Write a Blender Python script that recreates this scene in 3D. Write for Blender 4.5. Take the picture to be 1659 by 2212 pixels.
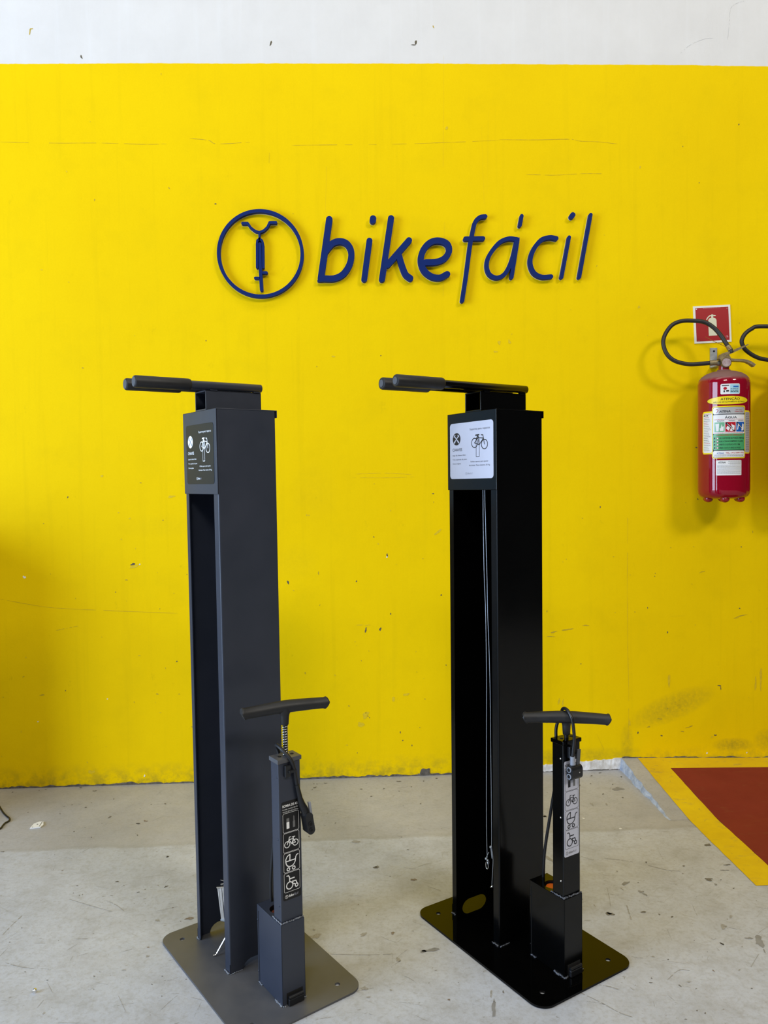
import bpy, bmesh, math, random
import numpy as np
from mathutils import Vector, Matrix
from mathutils.geometry import tessellate_polygon

for o in list(bpy.data.objects):
    bpy.data.objects.remove(o)
SC = bpy.context.scene
COL = SC.collection
R = math.radians

# ------------------------------------------------------------------ camera
cam_d = bpy.data.cameras.new('camera')
cam = bpy.data.objects.new('camera', cam_d)
COL.objects.link(cam)
cam_d.sensor_fit = 'HORIZONTAL'
cam_d.sensor_width = 36.0
cam_d.lens = 36.349
cam_d.clip_start = 0.02
rx = Vector((0.99887142, -0.04519385, -0.01460824))
ux = Vector((0.01628229, 0.03689781, 0.99918639))
fx = Vector((0.04461807, 0.99829658, -0.03759203))
m = Matrix.Identity(4)
for i in range(3):
    m[i][0], m[i][1], m[i][2] = rx[i], ux[i], -fx[i]
m.translation = (-0.03753054, -3.0, 1.1522237)
cam.matrix_world = m
SC.camera = cam

# ------------------------------------------------------------------ light and exposure
w = bpy.data.worlds.new('hall')
SC.world = w
w.use_nodes = True
bg = w.node_tree.nodes['Background']
bg.inputs['Color'].default_value = (0.85, 0.93, 1.0, 1)
bg.inputs['Strength'].default_value = 0.04
SC.view_settings.view_transform = 'Standard'
SC.view_settings.look = 'None'
SC.view_settings.gamma = 1
SC.view_settings.use_curve_mapping = False
SC.view_settings.exposure = 0.0

def area(name, loc, target, sx, sy, power, color):
    l = bpy.data.lights.new(name, 'AREA')
    l.shape = 'RECTANGLE'; l.size = sx; l.size_y = sy
    l.energy = power; l.color = color
    o = bpy.data.objects.new(name, l)
    o.location = loc
    o.rotation_euler = (Vector(target) - Vector(loc)).to_track_quat('-Z', 'Y').to_euler()
    COL.objects.link(o)
    return o
# the hall is open to the sky along its left side: a wide gate in front, an open corner further back
area('gate_daylight', (-4.8, -3.2, 1.70), (-3.0, -3.2, 1.65), 2.9, 3.2, 375, (0.57, 0.74, 1.0))
area('corner_daylight', (-5.0, 1.1, 1.70), (-3.0, 1.1, 1.65), 4.4, 3.3, 36, (0.38, 0.66, 1.0))
# roof lights: one row over the aisle, two fittings further out in front of the wall
area('roof_light', (-0.4, -2.2, 6.0), (-0.4, -1.6, 0.0), 6.0, 1.4, 90, (1.0, 0.98, 0.90))
area('roof_light_left', (-0.7, -6.0, 4.9), (0.0, 0.0, 1.0), 1.6, 0.9, 110, (1.0, 0.93, 0.82))
area('roof_light_right', (4.0, -6.0, 5.3), (0.0, 0.0, 1.0), 1.6, 0.9, 185, (1.0, 0.94, 0.82))

# ------------------------------------------------------------------ node helpers
def new_mat(name):
    mt = bpy.data.materials.new(name)
    mt.use_nodes = True
    nt = mt.node_tree
    return mt, nt, nt.nodes['Principled BSDF']
def lin(c):
    return tuple((v / 12.92 if v <= 0.04045 else ((v + 0.055) / 1.055) ** 2.4) for v in [x / 255 for x in c]) + (1,)
def node(nt, t, **kw):
    n = nt.nodes.new(t)
    for k, v in kw.items():
        setattr(n, k, v)
    return n
def math_n(nt, op, a, b=None, c=None, clamp=False):
    n = nt.nodes.new('ShaderNodeMath'); n.operation = op; n.use_clamp = clamp
    for i, v in enumerate((a, b, c)):
        if v is None: continue
        if isinstance(v, (int, float)): n.inputs[i].default_value = v
        else: nt.links.new(v, n.inputs[i])
    return n.outputs[0]
def mixc(nt, fac, a, b, blend='MIX'):
    n = nt.nodes.new('ShaderNodeMix'); n.data_type = 'RGBA'; n.blend_type = blend
    for s, v in ((n.inputs[0], fac), (n.inputs[6], a), (n.inputs[7], b)):
        if isinstance(v, (int, float)): s.default_value = v
        elif isinstance(v, tuple): s.default_value = v
        else: nt.links.new(v, s)
    return n.outputs[2]
def noise(nt, vec, scale, detail=4, rough=0.55, stretch=None):
    if stretch:
        mp = nt.nodes.new('ShaderNodeMapping'); mp.inputs['Scale'].default_value = stretch
        nt.links.new(vec, mp.inputs['Vector']); vec = mp.outputs[0]
    n = nt.nodes.new('ShaderNodeTexNoise')
    n.inputs['Scale'].default_value = scale; n.inputs['Detail'].default_value = detail
    n.inputs['Roughness'].default_value = rough
    nt.links.new(vec, n.inputs['Vector'])
    return n.outputs[0]
def ramp(nt, v, lo, hi, a=0.0, b=1.0):
    n = nt.nodes.new('ShaderNodeMapRange')
    n.inputs[1].default_value = lo; n.inputs[2].default_value = hi
    n.inputs[3].default_value = a; n.inputs[4].default_value = b
    nt.links.new(v, n.inputs[0])
    return n.outputs[0]
def bump(nt, bsdf, h, strength, dist):
    b = nt.nodes.new('ShaderNodeBump')
    b.inputs['Strength'].default_value = strength; b.inputs['Distance'].default_value = dist
    nt.links.new(h, b.inputs['Height']); nt.links.new(b.outputs[0], bsdf.inputs['Normal'])
def objpos(nt):
    return nt.nodes.new('ShaderNodeTexCoord').outputs['Object']
def sep(nt, v):
    n = nt.nodes.new('ShaderNodeSeparateXYZ'); nt.links.new(v, n.inputs[0]); return n.outputs
def plain(name, col, rough=0.5, metal=0.0, spec=0.5, coat=0.0, var=0.06, nscale=40, bmp=0.0):
    mt, nt, b = new_mat(name)
    p = objpos(nt)
    n = noise(nt, p, nscale, 3)
    c = lin(col) if max(col) > 1 else tuple(col) + (1,)
    dark = tuple(x * (1 - var) for x in c[:3]) + (1,)
    lite = tuple(min(1, x * (1 + var)) for x in c[:3]) + (1,)
    nt.links.new(mixc(nt, n, dark, lite), b.inputs['Base Color'])
    b.inputs['Roughness'].default_value = rough
    b.inputs['Metallic'].default_value = metal
    b.inputs['Specular IOR Level'].default_value = spec
    b.inputs['Coat Weight'].default_value = coat
    b.inputs['Coat Roughness'].default_value = 0.06
    if bmp:
        bump(nt, b, noise(nt, p, nscale * 8, 2), bmp, 0.001)
    return mt

# ------------------------------------------------------------------ materials
def mat_wall():
    mt, nt, b = new_mat('painted_wall')
    p = objpos(nt); x, y, z = sep(nt, p)
    big = noise(nt, p, 1.3, 5, 0.6)
    mid = noise(nt, p, 6.0, 5, 0.6)
    fine = noise(nt, p, 160, 3, 0.6)
    streak = noise(nt, p, 5.0, 4, 0.6, (5.0, 1.0, 0.22))
    yel = mixc(nt, ramp(nt, big, 0.3, 0.7), (0.855, 0.575, 0.0003, 1), (0.90, 0.625, 0.0003, 1))
    yel = mixc(nt, ramp(nt, mid, 0.52, 0.75, 0, 0.22), yel, (0.66, 0.47, 0.002, 1))
    yel = mixc(nt, ramp(nt, streak, 0.55, 0.8, 0, 0.22), yel, (0.62, 0.43, 0.002, 1))
    # scattered grimy scuffs, denser low on the wall
    scuff = noise(nt, p, 11.0, 6, 0.75, (1.4, 1.0, 0.8))
    low = ramp(nt, z, 0.0, 1.7, 1.0, 0.35)
    sc = math_n(nt, 'MULTIPLY', ramp(nt, scuff, 0.63, 0.74, 0, 0.5), low)
    yel = mixc(nt, sc, yel, (0.42, 0.29, 0.006, 1))
    # damp mould patch low at the right and a dirty line along the foot
    def blob(cx, cz, rx_, rz_, tilt):
        dx = math_n(nt, 'SUBTRACT', x, cx); dz = math_n(nt, 'SUBTRACT', z, cz)
        ca, sa = math.cos(tilt), math.sin(tilt)
        a = math_n(nt, 'ADD', math_n(nt, 'MULTIPLY', dx, ca / rx_), math_n(nt, 'MULTIPLY', dz, sa / rx_))
        c = math_n(nt, 'ADD', math_n(nt, 'MULTIPLY', dx, -sa / rz_), math_n(nt, 'MULTIPLY', dz, ca / rz_))
        d = math_n(nt, 'ADD', math_n(nt, 'MULTIPLY', a, a), math_n(nt, 'MULTIPLY', c, c))
        return ramp(nt, d, 0.0, 1.0, 1.0, 0.0)
    grit = noise(nt, p, 70, 5, 0.7)
    for cx, cz, a_, b_, t_, k in ((1.235, 0.245, 0.19, 0.06, 0.35, 0.75), (1.48, 0.085, 0.09, 0.03, 0.0, 1.0),
                                  (1.62, 0.10, 0.06, 0.05, 0.0, 0.7), (1.05, 0.10, 0.03, 0.09, 0.0, 0.6), (0.85, 0.06, 0.3, 0.035, 0.0, 0.5),
                                  (-0.25, 0.85, 0.10, 0.08, 0.2, 0.12), (-0.17, 1.12, 0.1, 0.12, 0.0, 0.10), (-0.75, 1.00, 0.2, 0.05, 0.0, 0.10)):
        f = math_n(nt, 'MULTIPLY', blob(cx, cz, a_, b_, t_), ramp(nt, grit, 0.25, 0.78, 0.0, k * 0.85), clamp=True)
        yel = mixc(nt, f, yel, (0.23, 0.185, 0.02, 1))
    foot = math_n(nt, 'MULTIPLY', ramp(nt, z, 0.0, 0.09, 0.75, 0.0), ramp(nt, noise(nt, p, 22, 5, 0.7), 0.42, 0.62))
    yel = mixc(nt, foot, yel, (0.33, 0.25, 0.02, 1))
    yel = mixc(nt, ramp(nt, fine, 0.35, 0.75, 0, 0.08), yel, (0.6, 0.42, 0.0, 1))
    wht = mixc(nt, ramp(nt, mid, 0.35, 0.7), (0.71, 0.695, 0.67, 1), (0.75, 0.735, 0.71, 1))
    wht = mixc(nt, ramp(nt, streak, 0.52, 0.75, 0, 0.35), wht, (0.78, 0.78, 0.775, 1))
    wht = mixc(nt, ramp(nt, scuff, 0.66, 0.8, 0, 0.3), wht, (0.62, 0.62, 0.62, 1))
    # hand painted edge between the two colours: rises a little to the right, slightly wavy
    wav = noise(nt, p, 1.1, 2); jit = noise(nt, p, 30, 3)
    edge = math_n(nt, 'ADD', math_n(nt, 'MULTIPLY', math_n(nt, 'SUBTRACT', wav, 0.5), 0.012), math_n(nt, 'MULTIPLY', math_n(nt, 'SUBTRACT', jit, 0.5), 0.006))
    bend = math_n(nt, 'MULTIPLY', math_n(nt, 'MULTIPLY', math_n(nt, 'SUBTRACT', x, 1.5), math_n(nt, 'SUBTRACT', x, 1.5)), -0.0024)
    edge = math_n(nt, 'ADD', math_n(nt, 'ADD', edge, bend), 2.7465)
    up = ramp(nt, math_n(nt, 'SUBTRACT', z, edge), -0.0008, 0.0008)
    nt.links.new(mixc(nt, up, yel, wht), b.inputs['Base Color'])
    b.inputs['Roughness'].default_value = 0.7
    b.inputs['Specular IOR Level'].default_value = 0.06
    h = math_n(nt, 'ADD', math_n(nt, 'MULTIPLY', fine, 0.25), math_n(nt, 'MULTIPLY', noise(nt, p, 9, 3), 1.2))
    bump(nt, b, h, 0.35, 0.004)
    return mt

def mat_concrete():
    mt, nt, b = new_mat('worn_concrete')
    p = objpos(nt); x, y, z = sep(nt, p)
    big = noise(nt, p, 1.6, 6, 0.6); mid = noise(nt, p, 9, 6, 0.65)
    fine = noise(nt, p, 90, 4, 0.7); streak = noise(nt, p, 14, 5, 0.7, (0.35, 1.3, 1))
    c = mixc(nt, ramp(nt, big, 0.3, 0.7), (0.42, 0.445, 0.495, 1), (0.52, 0.545, 0.60, 1))
    c = mixc(nt, ramp(nt, mid, 0.46, 0.68, 0, 0.55), c, (0.36, 0.355, 0.345, 1))
    # older strip of slab along the wall, warmer and dirtier
    old = math_n(nt, 'ADD', y, math_n(nt, 'MULTIPLY', math_n(nt, 'SUBTRACT', noise(nt, p, 7, 4), 0.5), 0.035))
    old = ramp(nt, old, -0.535, -0.505)
    c = mixc(nt, math_n(nt, 'MULTIPLY', old, 0.85), c, mixc(nt, ramp(nt, big, 0.3, 0.7), (0.33, 0.32, 0.315, 1), (0.43, 0.43, 0.44, 1)))
    seam = math_n(nt, 'MULTIPLY', old, math_n(nt, 'SUBTRACT', 1.0, old))
    c = mixc(nt, math_n(nt, 'MULTIPLY', seam, 1.2, clamp=True), c, (0.24, 0.215, 0.17, 1))
    c = mixc(nt, ramp(nt, streak, 0.56, 0.75, 0, 0.35), c, (0.34, 0.32, 0.29, 1))
    c = mixc(nt, ramp(nt, fine, 0.48, 0.8, 0, 0.55), c, (0.27, 0.25, 0.22, 1))
    for rot, k in ((0.6, 0.45), (-0.75, 0.4), (0.08, 0.3)):
        mp = nt.nodes.new('ShaderNodeMapping'); mp.inputs['Rotation'].default_value = (0, 0, rot)
        nt.links.new(p, mp.inputs['Vector'])
        sc_ = noise(nt, mp.outputs[0], 60, 4, 0.65, (0.16, 2.2, 1))
        msk = ramp(nt, noise(nt, p, 2.6, 4, 0.6), 0.42, 0.6)
        c = mixc(nt, math_n(nt, 'MULTIPLY', ramp(nt, sc_, 0.60, 0.70, 0, k), msk), c, (0.25, 0.235, 0.21, 1))
    dirt = noise(nt, p, 24, 7, 0.75)
    c = mixc(nt, ramp(nt, dirt, 0.5, 0.70, 0, 0.5), c, (0.30, 0.295, 0.285, 1))
    c = mixc(nt, ramp(nt, noise(nt, p, 5, 5, 0.7), 0.5, 0.75, 0, 0.3), c, (0.50, 0.50, 0.50, 1))
    spk = noise(nt, p, 75, 3, 0.6)
    c = mixc(nt, ramp(nt, spk, 0.68, 0.74, 0, 0.7), c, (0.2, 0.18, 0.155, 1))
    nt.links.new(c, b.inputs['Base Color'])
    nt.links.new(ramp(nt, mid, 0.3, 0.7, 0.36, 0.6), b.inputs['Roughness'])
    b.inputs['Specular IOR Level'].default_value = 0.4
    bump(nt, b, math_n(nt, 'ADD', fine, mid), 0.15, 0.003)
    return mt

def mat_floor_paint(name, c0, c1, wear):
    mt, nt, b = new_mat(name)
    p = objpos(nt)
    n1 = noise(nt, p, 7, 6, 0.65); n2 = noise(nt, p, 26, 6, 0.7, (0.6, 1.4, 1))
    c = mixc(nt, ramp(nt, n1, 0.35, 0.65), c0, c1)
    c = mixc(nt, ramp(nt, n2, 0.56, 0.72, 0, wear), c, (0.30, 0.22, 0.08, 1))
    c = mixc(nt, ramp(nt, noise(nt, p, 55, 4, 0.7), 0.66, 0.74, 0, wear), c, (0.16, 0.12, 0.06, 1))
    nt.links.new(c, b.inputs['Base Color'])
    b.inputs['Roughness'].default_value = 0.6
    b.inputs['Specular IOR Level'].default_value = 0.15
    bump(nt, b, noise(nt, p, 80, 3), 0.12, 0.002)
    return mt

def mat_plaster():
    mt, nt, b = new_mat('bare_plaster')
    p = objpos(nt)
    n1 = noise(nt, p, 30, 6, 0.7); n2 = noise(nt, p, 14, 5, 0.7)
    c = mixc(nt, ramp(nt, n1, 0.4, 0.62), (0.60, 0.57, 0.53, 1), (0.86, 0.85, 0.84, 1))
    c = mixc(nt, ramp(nt, n2, 0.58, 0.72, 0, 0.7), c, (0.42, 0.38, 0.33, 1))
    nt.links.new(c, b.inputs['Base Color'])
    b.inputs['Roughness'].default_value = 0.9
    bump(nt, b, n1, 0.6, 0.006)
    return mt

def mat_red_can():
    mt, nt, b = new_mat('red_enamel')
    p = objpos(nt); x, y, z = sep(nt, p)
    n = noise(nt, p, 25, 5, 0.7)
    c = mixc(nt, n, (0.25, 0.0015, 0.014, 1), (0.30, 0.002, 0.017, 1))
    dz = math_n(nt, 'ADD', z, math_n(nt, 'MULTIPLY', math_n(nt, 'SUBTRACT', n, 0.5), 0.012))
    dust = ramp(nt, dz, 0.448, 0.460, 0, 0.75)      # dust lying on the shoulder
    neck = ramp(nt, z, 0.497, 0.5, 1, 0)
    dust = math_n(nt, 'MULTIPLY', dust, neck)
    c = mixc(nt, dust, c, (0.20, 0.155, 0.13, 1))
    nt.links.new(c, b.inputs['Base Color'])
    nt.links.new(ramp(nt, dust, 0, 0.7, 0.2, 0.8), b.inputs['Roughness'])
    b.inputs['Specular IOR Level'].default_value = 0.05
    nt.links.new(ramp(nt, dust, 0, 0.7, 1.0, 0.0), b.inputs['Coat Weight'])
    b.inputs['Coat Roughness'].default_value = 0.025
    bump(nt, b, noise(nt, p, 30, 3), 0.05, 0.002)
    return mt

def mat_tex(name, c0, c1, rough, scale, metal=0.0, coat=0.0, bmp=0.0, spec=0.5):
    mt, nt, b = new_mat(name)
    p = objpos(nt)
    n = noise(nt, p, scale, 5, 0.65)
    nt.links.new(mixc(nt, ramp(nt, n, 0.35, 0.65), c0, c1), b.inputs['Base Color'])
    nt.links.new(ramp(nt, n, 0.3, 0.7, rough * 0.9, rough * 1.15), b.inputs['Roughness'])
    b.inputs['Metallic'].default_value = metal
    b.inputs['Coat Weight'].default_value = coat
    b.inputs['Coat Roughness'].default_value = 0.08
    b.inputs['Specular IOR Level'].default_value = spec
    if bmp:
        bump(nt, b, noise(nt, p, scale * 6, 3), bmp, 0.001)
    return mt

M = {}
M['wall'] = mat_wall()
M['concrete'] = mat_concrete()
M['yellow_floor'] = mat_floor_paint('yellow_floor_paint', (0.70, 0.46, 0.01, 1), (0.80, 0.56, 0.008, 1), 0.55)
M['red_floor'] = mat_floor_paint('red_floor_paint', (0.20, 0.022, 0.017, 1), (0.225, 0.027, 0.020, 1), 0.10)
M['plaster'] = mat_plaster()
M['kerb'] = mat_tex('limewashed_kerb', (0.27, 0.32, 0.42, 1), (0.50, 0.55, 0.63, 1), 0.8, 45, bmp=0.5)
M['grime'] = mat_tex('dark_grime', (0.06, 0.055, 0.045, 1), (0.16, 0.14, 0.12, 1), 0.9, 60)
M['blue'] = mat_tex('blue_letter_paint', (0.0012, 0.016, 0.115, 1), (0.0018, 0.019, 0.135, 1), 0.55, 12, spec=0.12)
M['backing'] = mat_tex('pale_backing', (0.55, 0.56, 0.55, 1), (0.66, 0.67, 0.66, 1), 0.6, 30)
M['gray'] = mat_tex('slate_powder_coat', (0.027, 0.033, 0.050, 1), (0.031, 0.037, 0.056, 1), 0.36, 8, bmp=0.03)
M['grayplate'] = mat_tex('slate_powder_coat_pale', (0.074, 0.076, 0.084, 1), (0.090, 0.090, 0.095, 1), 0.42, 14, bmp=0.03)  # paler grey coat for the base plate and column cap
M['black'] = mat_tex('black_powder_coat', (0.0012, 0.0013, 0.0014, 1), (0.0016, 0.0017, 0.0018, 1), 0.17, 8, spec=0.28)
M['blackplate'] = mat_tex('black_gloss_plate', (0.001, 0.001, 0.001, 1), (0.0014, 0.0014, 0.0014, 1), 0.05, 14, spec=0.19)
M['rubber'] = mat_tex('black_rubber', (0.008, 0.008, 0.009, 1), (0.012, 0.012, 0.013, 1), 0.5, 50, bmp=0.08)
M['plastic'] = mat_tex('black_plastic', (0.007, 0.0075, 0.009, 1), (0.010, 0.0105, 0.012, 1), 0.33, 40)
M['hole'] = plain('dark_bore', (0.002, 0.002, 0.002), 0.9)
M['plug'] = mat_tex('grey_tube_plug', (0.06, 0.066, 0.08, 1), (0.08, 0.088, 0.105, 1), 0.5, 60)
M['chrome'] = mat_tex('bright_steel', (0.72, 0.72, 0.72, 1), (0.82, 0.82, 0.82, 1), 0.2, 60, metal=1.0)
M['galv'] = mat_tex('galvanised_steel', (0.30, 0.32, 0.33, 1), (0.42, 0.44, 0.45, 1), 0.4, 60, metal=0.6, bmp=0.2)
M['wire'] = mat_tex('steel_wire', (0.45, 0.48, 0.52, 1), (0.6, 0.63, 0.66, 1), 0.35, 300, metal=0.7)
M['weldgray'] = mat_tex('painted_weld_grey', (0.16, 0.18, 0.22, 1), (0.36, 0.38, 0.42, 1), 0.25, 300, metal=0.35, bmp=0.8)
M['weldblack'] = mat_tex('painted_weld_black', (0.03, 0.032, 0.04, 1), (0.26, 0.28, 0.33, 1), 0.16, 300, metal=0.4, bmp=0.8)
M['lever'] = mat_tex('grey_lever', (0.22, 0.24, 0.28, 1), (0.30, 0.32, 0.37, 1), 0.4, 40)
M['dull_orange'] = plain('dull_orange_gauge', (0.16, 0.035, 0.022), 0.4)
M['orange'] = plain('orange_gauge', (225, 95, 30), 0.4)
M['white_ink'] = plain('white_ink', (0.94, 0.94, 0.94), 0.5, var=0.02)
M['black_ink'] = plain('black_ink', (0.006, 0.007, 0.012), 0.45, var=0.02)
M['grey_ink'] = plain('grey_ink', (0.16, 0.16, 0.16), 0.45, var=0.02)
M['faint_ink'] = plain('faint_ink', (0.36, 0.37, 0.44), 0.45, var=0.02)
M['black_vinyl'] = plain('black_vinyl', (0.008, 0.0075, 0.007), 0.34, spec=0.35, var=0.05)
M['silver_vinyl'] = plain('silver_vinyl', (0.56, 0.575, 0.68), 0.36, var=0.03, metal=0.0)
M['red_can'] = mat_red_can()
M['red_part'] = plain('red_enamel_part', (0.27, 0.004, 0.014), 0.25, coat=0.3)
M['brass'] = mat_tex('tarnished_brass', (0.20, 0.15, 0.075, 1), (0.33, 0.26, 0.14, 1), 0.42, 60, metal=0.7, bmp=0.1)
M['gaugeglass'] = mat_tex('gauge_glass', (0.30, 0.19, 0.18, 1), (0.48, 0.38, 0.36, 1), 0.15, 90, coat=0.6)
M['label_white'] = plain('label_white', (0.78, 0.78, 0.78), 0.35, var=0.03)
M['label_silver'] = plain('label_silver', (0.50, 0.50, 0.50), 0.3, var=0.05, metal=0.2)
M['label_yellow'] = plain('label_yellow', (0.88, 0.68, 0.01), 0.3, var=0.03)
M['label_blue'] = plain('label_pale_blue', (0.36, 0.62, 0.72), 0.3, var=0.05)
M['label_green'] = plain('label_green', (0.07, 0.36, 0.14), 0.3, var=0.05)
M['label_green2'] = plain('label_green_pale', (0.16, 0.42, 0.25), 0.3, var=0.05)
M['label_red'] = plain('label_red', (0.46, 0.006, 0.02), 0.3, var=0.03)
M['label_cobalt'] = plain('label_cobalt', (0.01, 0.10, 0.42), 0.3, var=0.03)
M['sign_red'] = plain('sign_red', (0.36, 0.001, 0.006), 0.35, var=0.04, nscale=20)
M['glow_cream'] = plain('photoluminescent_cream', (0.72, 0.70, 0.50), 0.45, var=0.03)
M['sign_border'] = plain('sign_border_white', (0.80, 0.78, 0.70), 0.4, var=0.02)
M['pink_ink'] = plain('pink_ink', (0.62, 0.18, 0.2), 0.45)
M['paper'] = plain('white_card', (0.80, 0.80, 0.78), 0.7, var=0.04)
M['cabinet'] = mat_tex('grey_cabinet_enamel', (0.16, 0.17, 0.18, 1), (0.20, 0.21, 0.22, 1), 0.4, 20)
M['worktop'] = mat_tex('worktop_board', (0.30, 0.20, 0.11, 1), (0.40, 0.28, 0.16, 1), 0.6, 18)
M['pin'] = plain('orange_pin_wire', (150, 95, 30), 0.4, metal=0.5)
T0 = mat_tex('floor_stain_dark', (0.11, 0.10, 0.085, 1), (0.20, 0.185, 0.16, 1), 0.7, 120)
T1 = mat_tex('floor_stain_grey', (0.22, 0.215, 0.205, 1), (0.27, 0.265, 0.255, 1), 0.7, 60)
T2 = mat_tex('floor_stain_pale', (0.26, 0.25, 0.22, 1), (0.38, 0.365, 0.34, 1), 0.7, 150)
T3 = mat_tex('floor_stain_black', (0.02, 0.02, 0.02, 1), (0.07, 0.065, 0.06, 1), 0.7, 120)
T4 = mat_tex('floor_stain_brown', (0.17, 0.13, 0.095, 1), (0.27, 0.225, 0.18, 1), 0.7, 120)
T5 = mat_tex('floor_paint_fleck', (0.68, 0.68, 0.66, 1), (0.78, 0.78, 0.76, 1), 0.7, 60)
FLOOR_T = [T0, T1, T2, T3, T4, T5]
W0 = mat_tex('wall_chip_dark', (0.05, 0.045, 0.035, 1), (0.16, 0.13, 0.07, 1), 0.8, 200)
W1 = mat_tex('wall_scratch_brown', (0.42, 0.30, 0.012, 1), (0.58, 0.40, 0.008, 1), 0.7, 200)
W2 = mat_tex('wall_scuff_ochre', (0.64, 0.45, 0.004, 1), (0.78, 0.55, 0.003, 1), 0.7, 90)
W3m = mat_tex('wall_chip_white', (0.78, 0.78, 0.74, 1), (0.84, 0.84, 0.8, 1), 0.7, 60)
W4 = mat_tex('wall_crack_grey', (0.48, 0.48, 0.48, 1), (0.6, 0.6, 0.6, 1), 0.8, 60)
WALL_T = [W0, W1, W2, W3m, W4]

# ------------------------------------------------------------------ object helpers
def new_obj(name, me, parent=None):
    o = bpy.data.objects.new(name, me)
    COL.objects.link(o)
    if parent is not None:
        o.parent = parent
    return o
def thing(name, label, cat, loc=(0, 0, 0), rotz=0.0, group=None):
    o = new_obj(name, None)
    o.empty_display_size = 0.05
    o.location = loc
    o.rotation_euler = (0, 0, rotz)
    return tag(o, label, cat, group)
def tag(o, label, cat, group=None):
    o['label'] = label; o['category'] = cat
    if group: o['group'] = group
    return o
def copy_tree(o, parent=None):
    c = o.copy(); COL.objects.link(c)
    if parent is not None: c.parent = parent
    for ch in list(o.children):
        copy_tree(ch, c)
    return c

def catmull(pts, n=8):
    P = [Vector(p) for p in pts]
    if len(P) < 3: return P
    out = []
    for i in range(len(P) - 1):
        p0 = P[i - 1] if i else P[0] * 2 - P[1]
        p1, p2 = P[i], P[i + 1]
        p3 = P[i + 2] if i + 2 < len(P) else P[-1] * 2 - P[-2]
        for k in range(n):
            t = k / n
            out.append(0.5 * ((2 * p1) + (p2 - p0) * t + (2 * p0 - 5 * p1 + 4 * p2 - p3) * t * t + (3 * p1 - p0 - 3 * p2 + p3) * t ** 3))
    out.append(P[-1])
    return out

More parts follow.
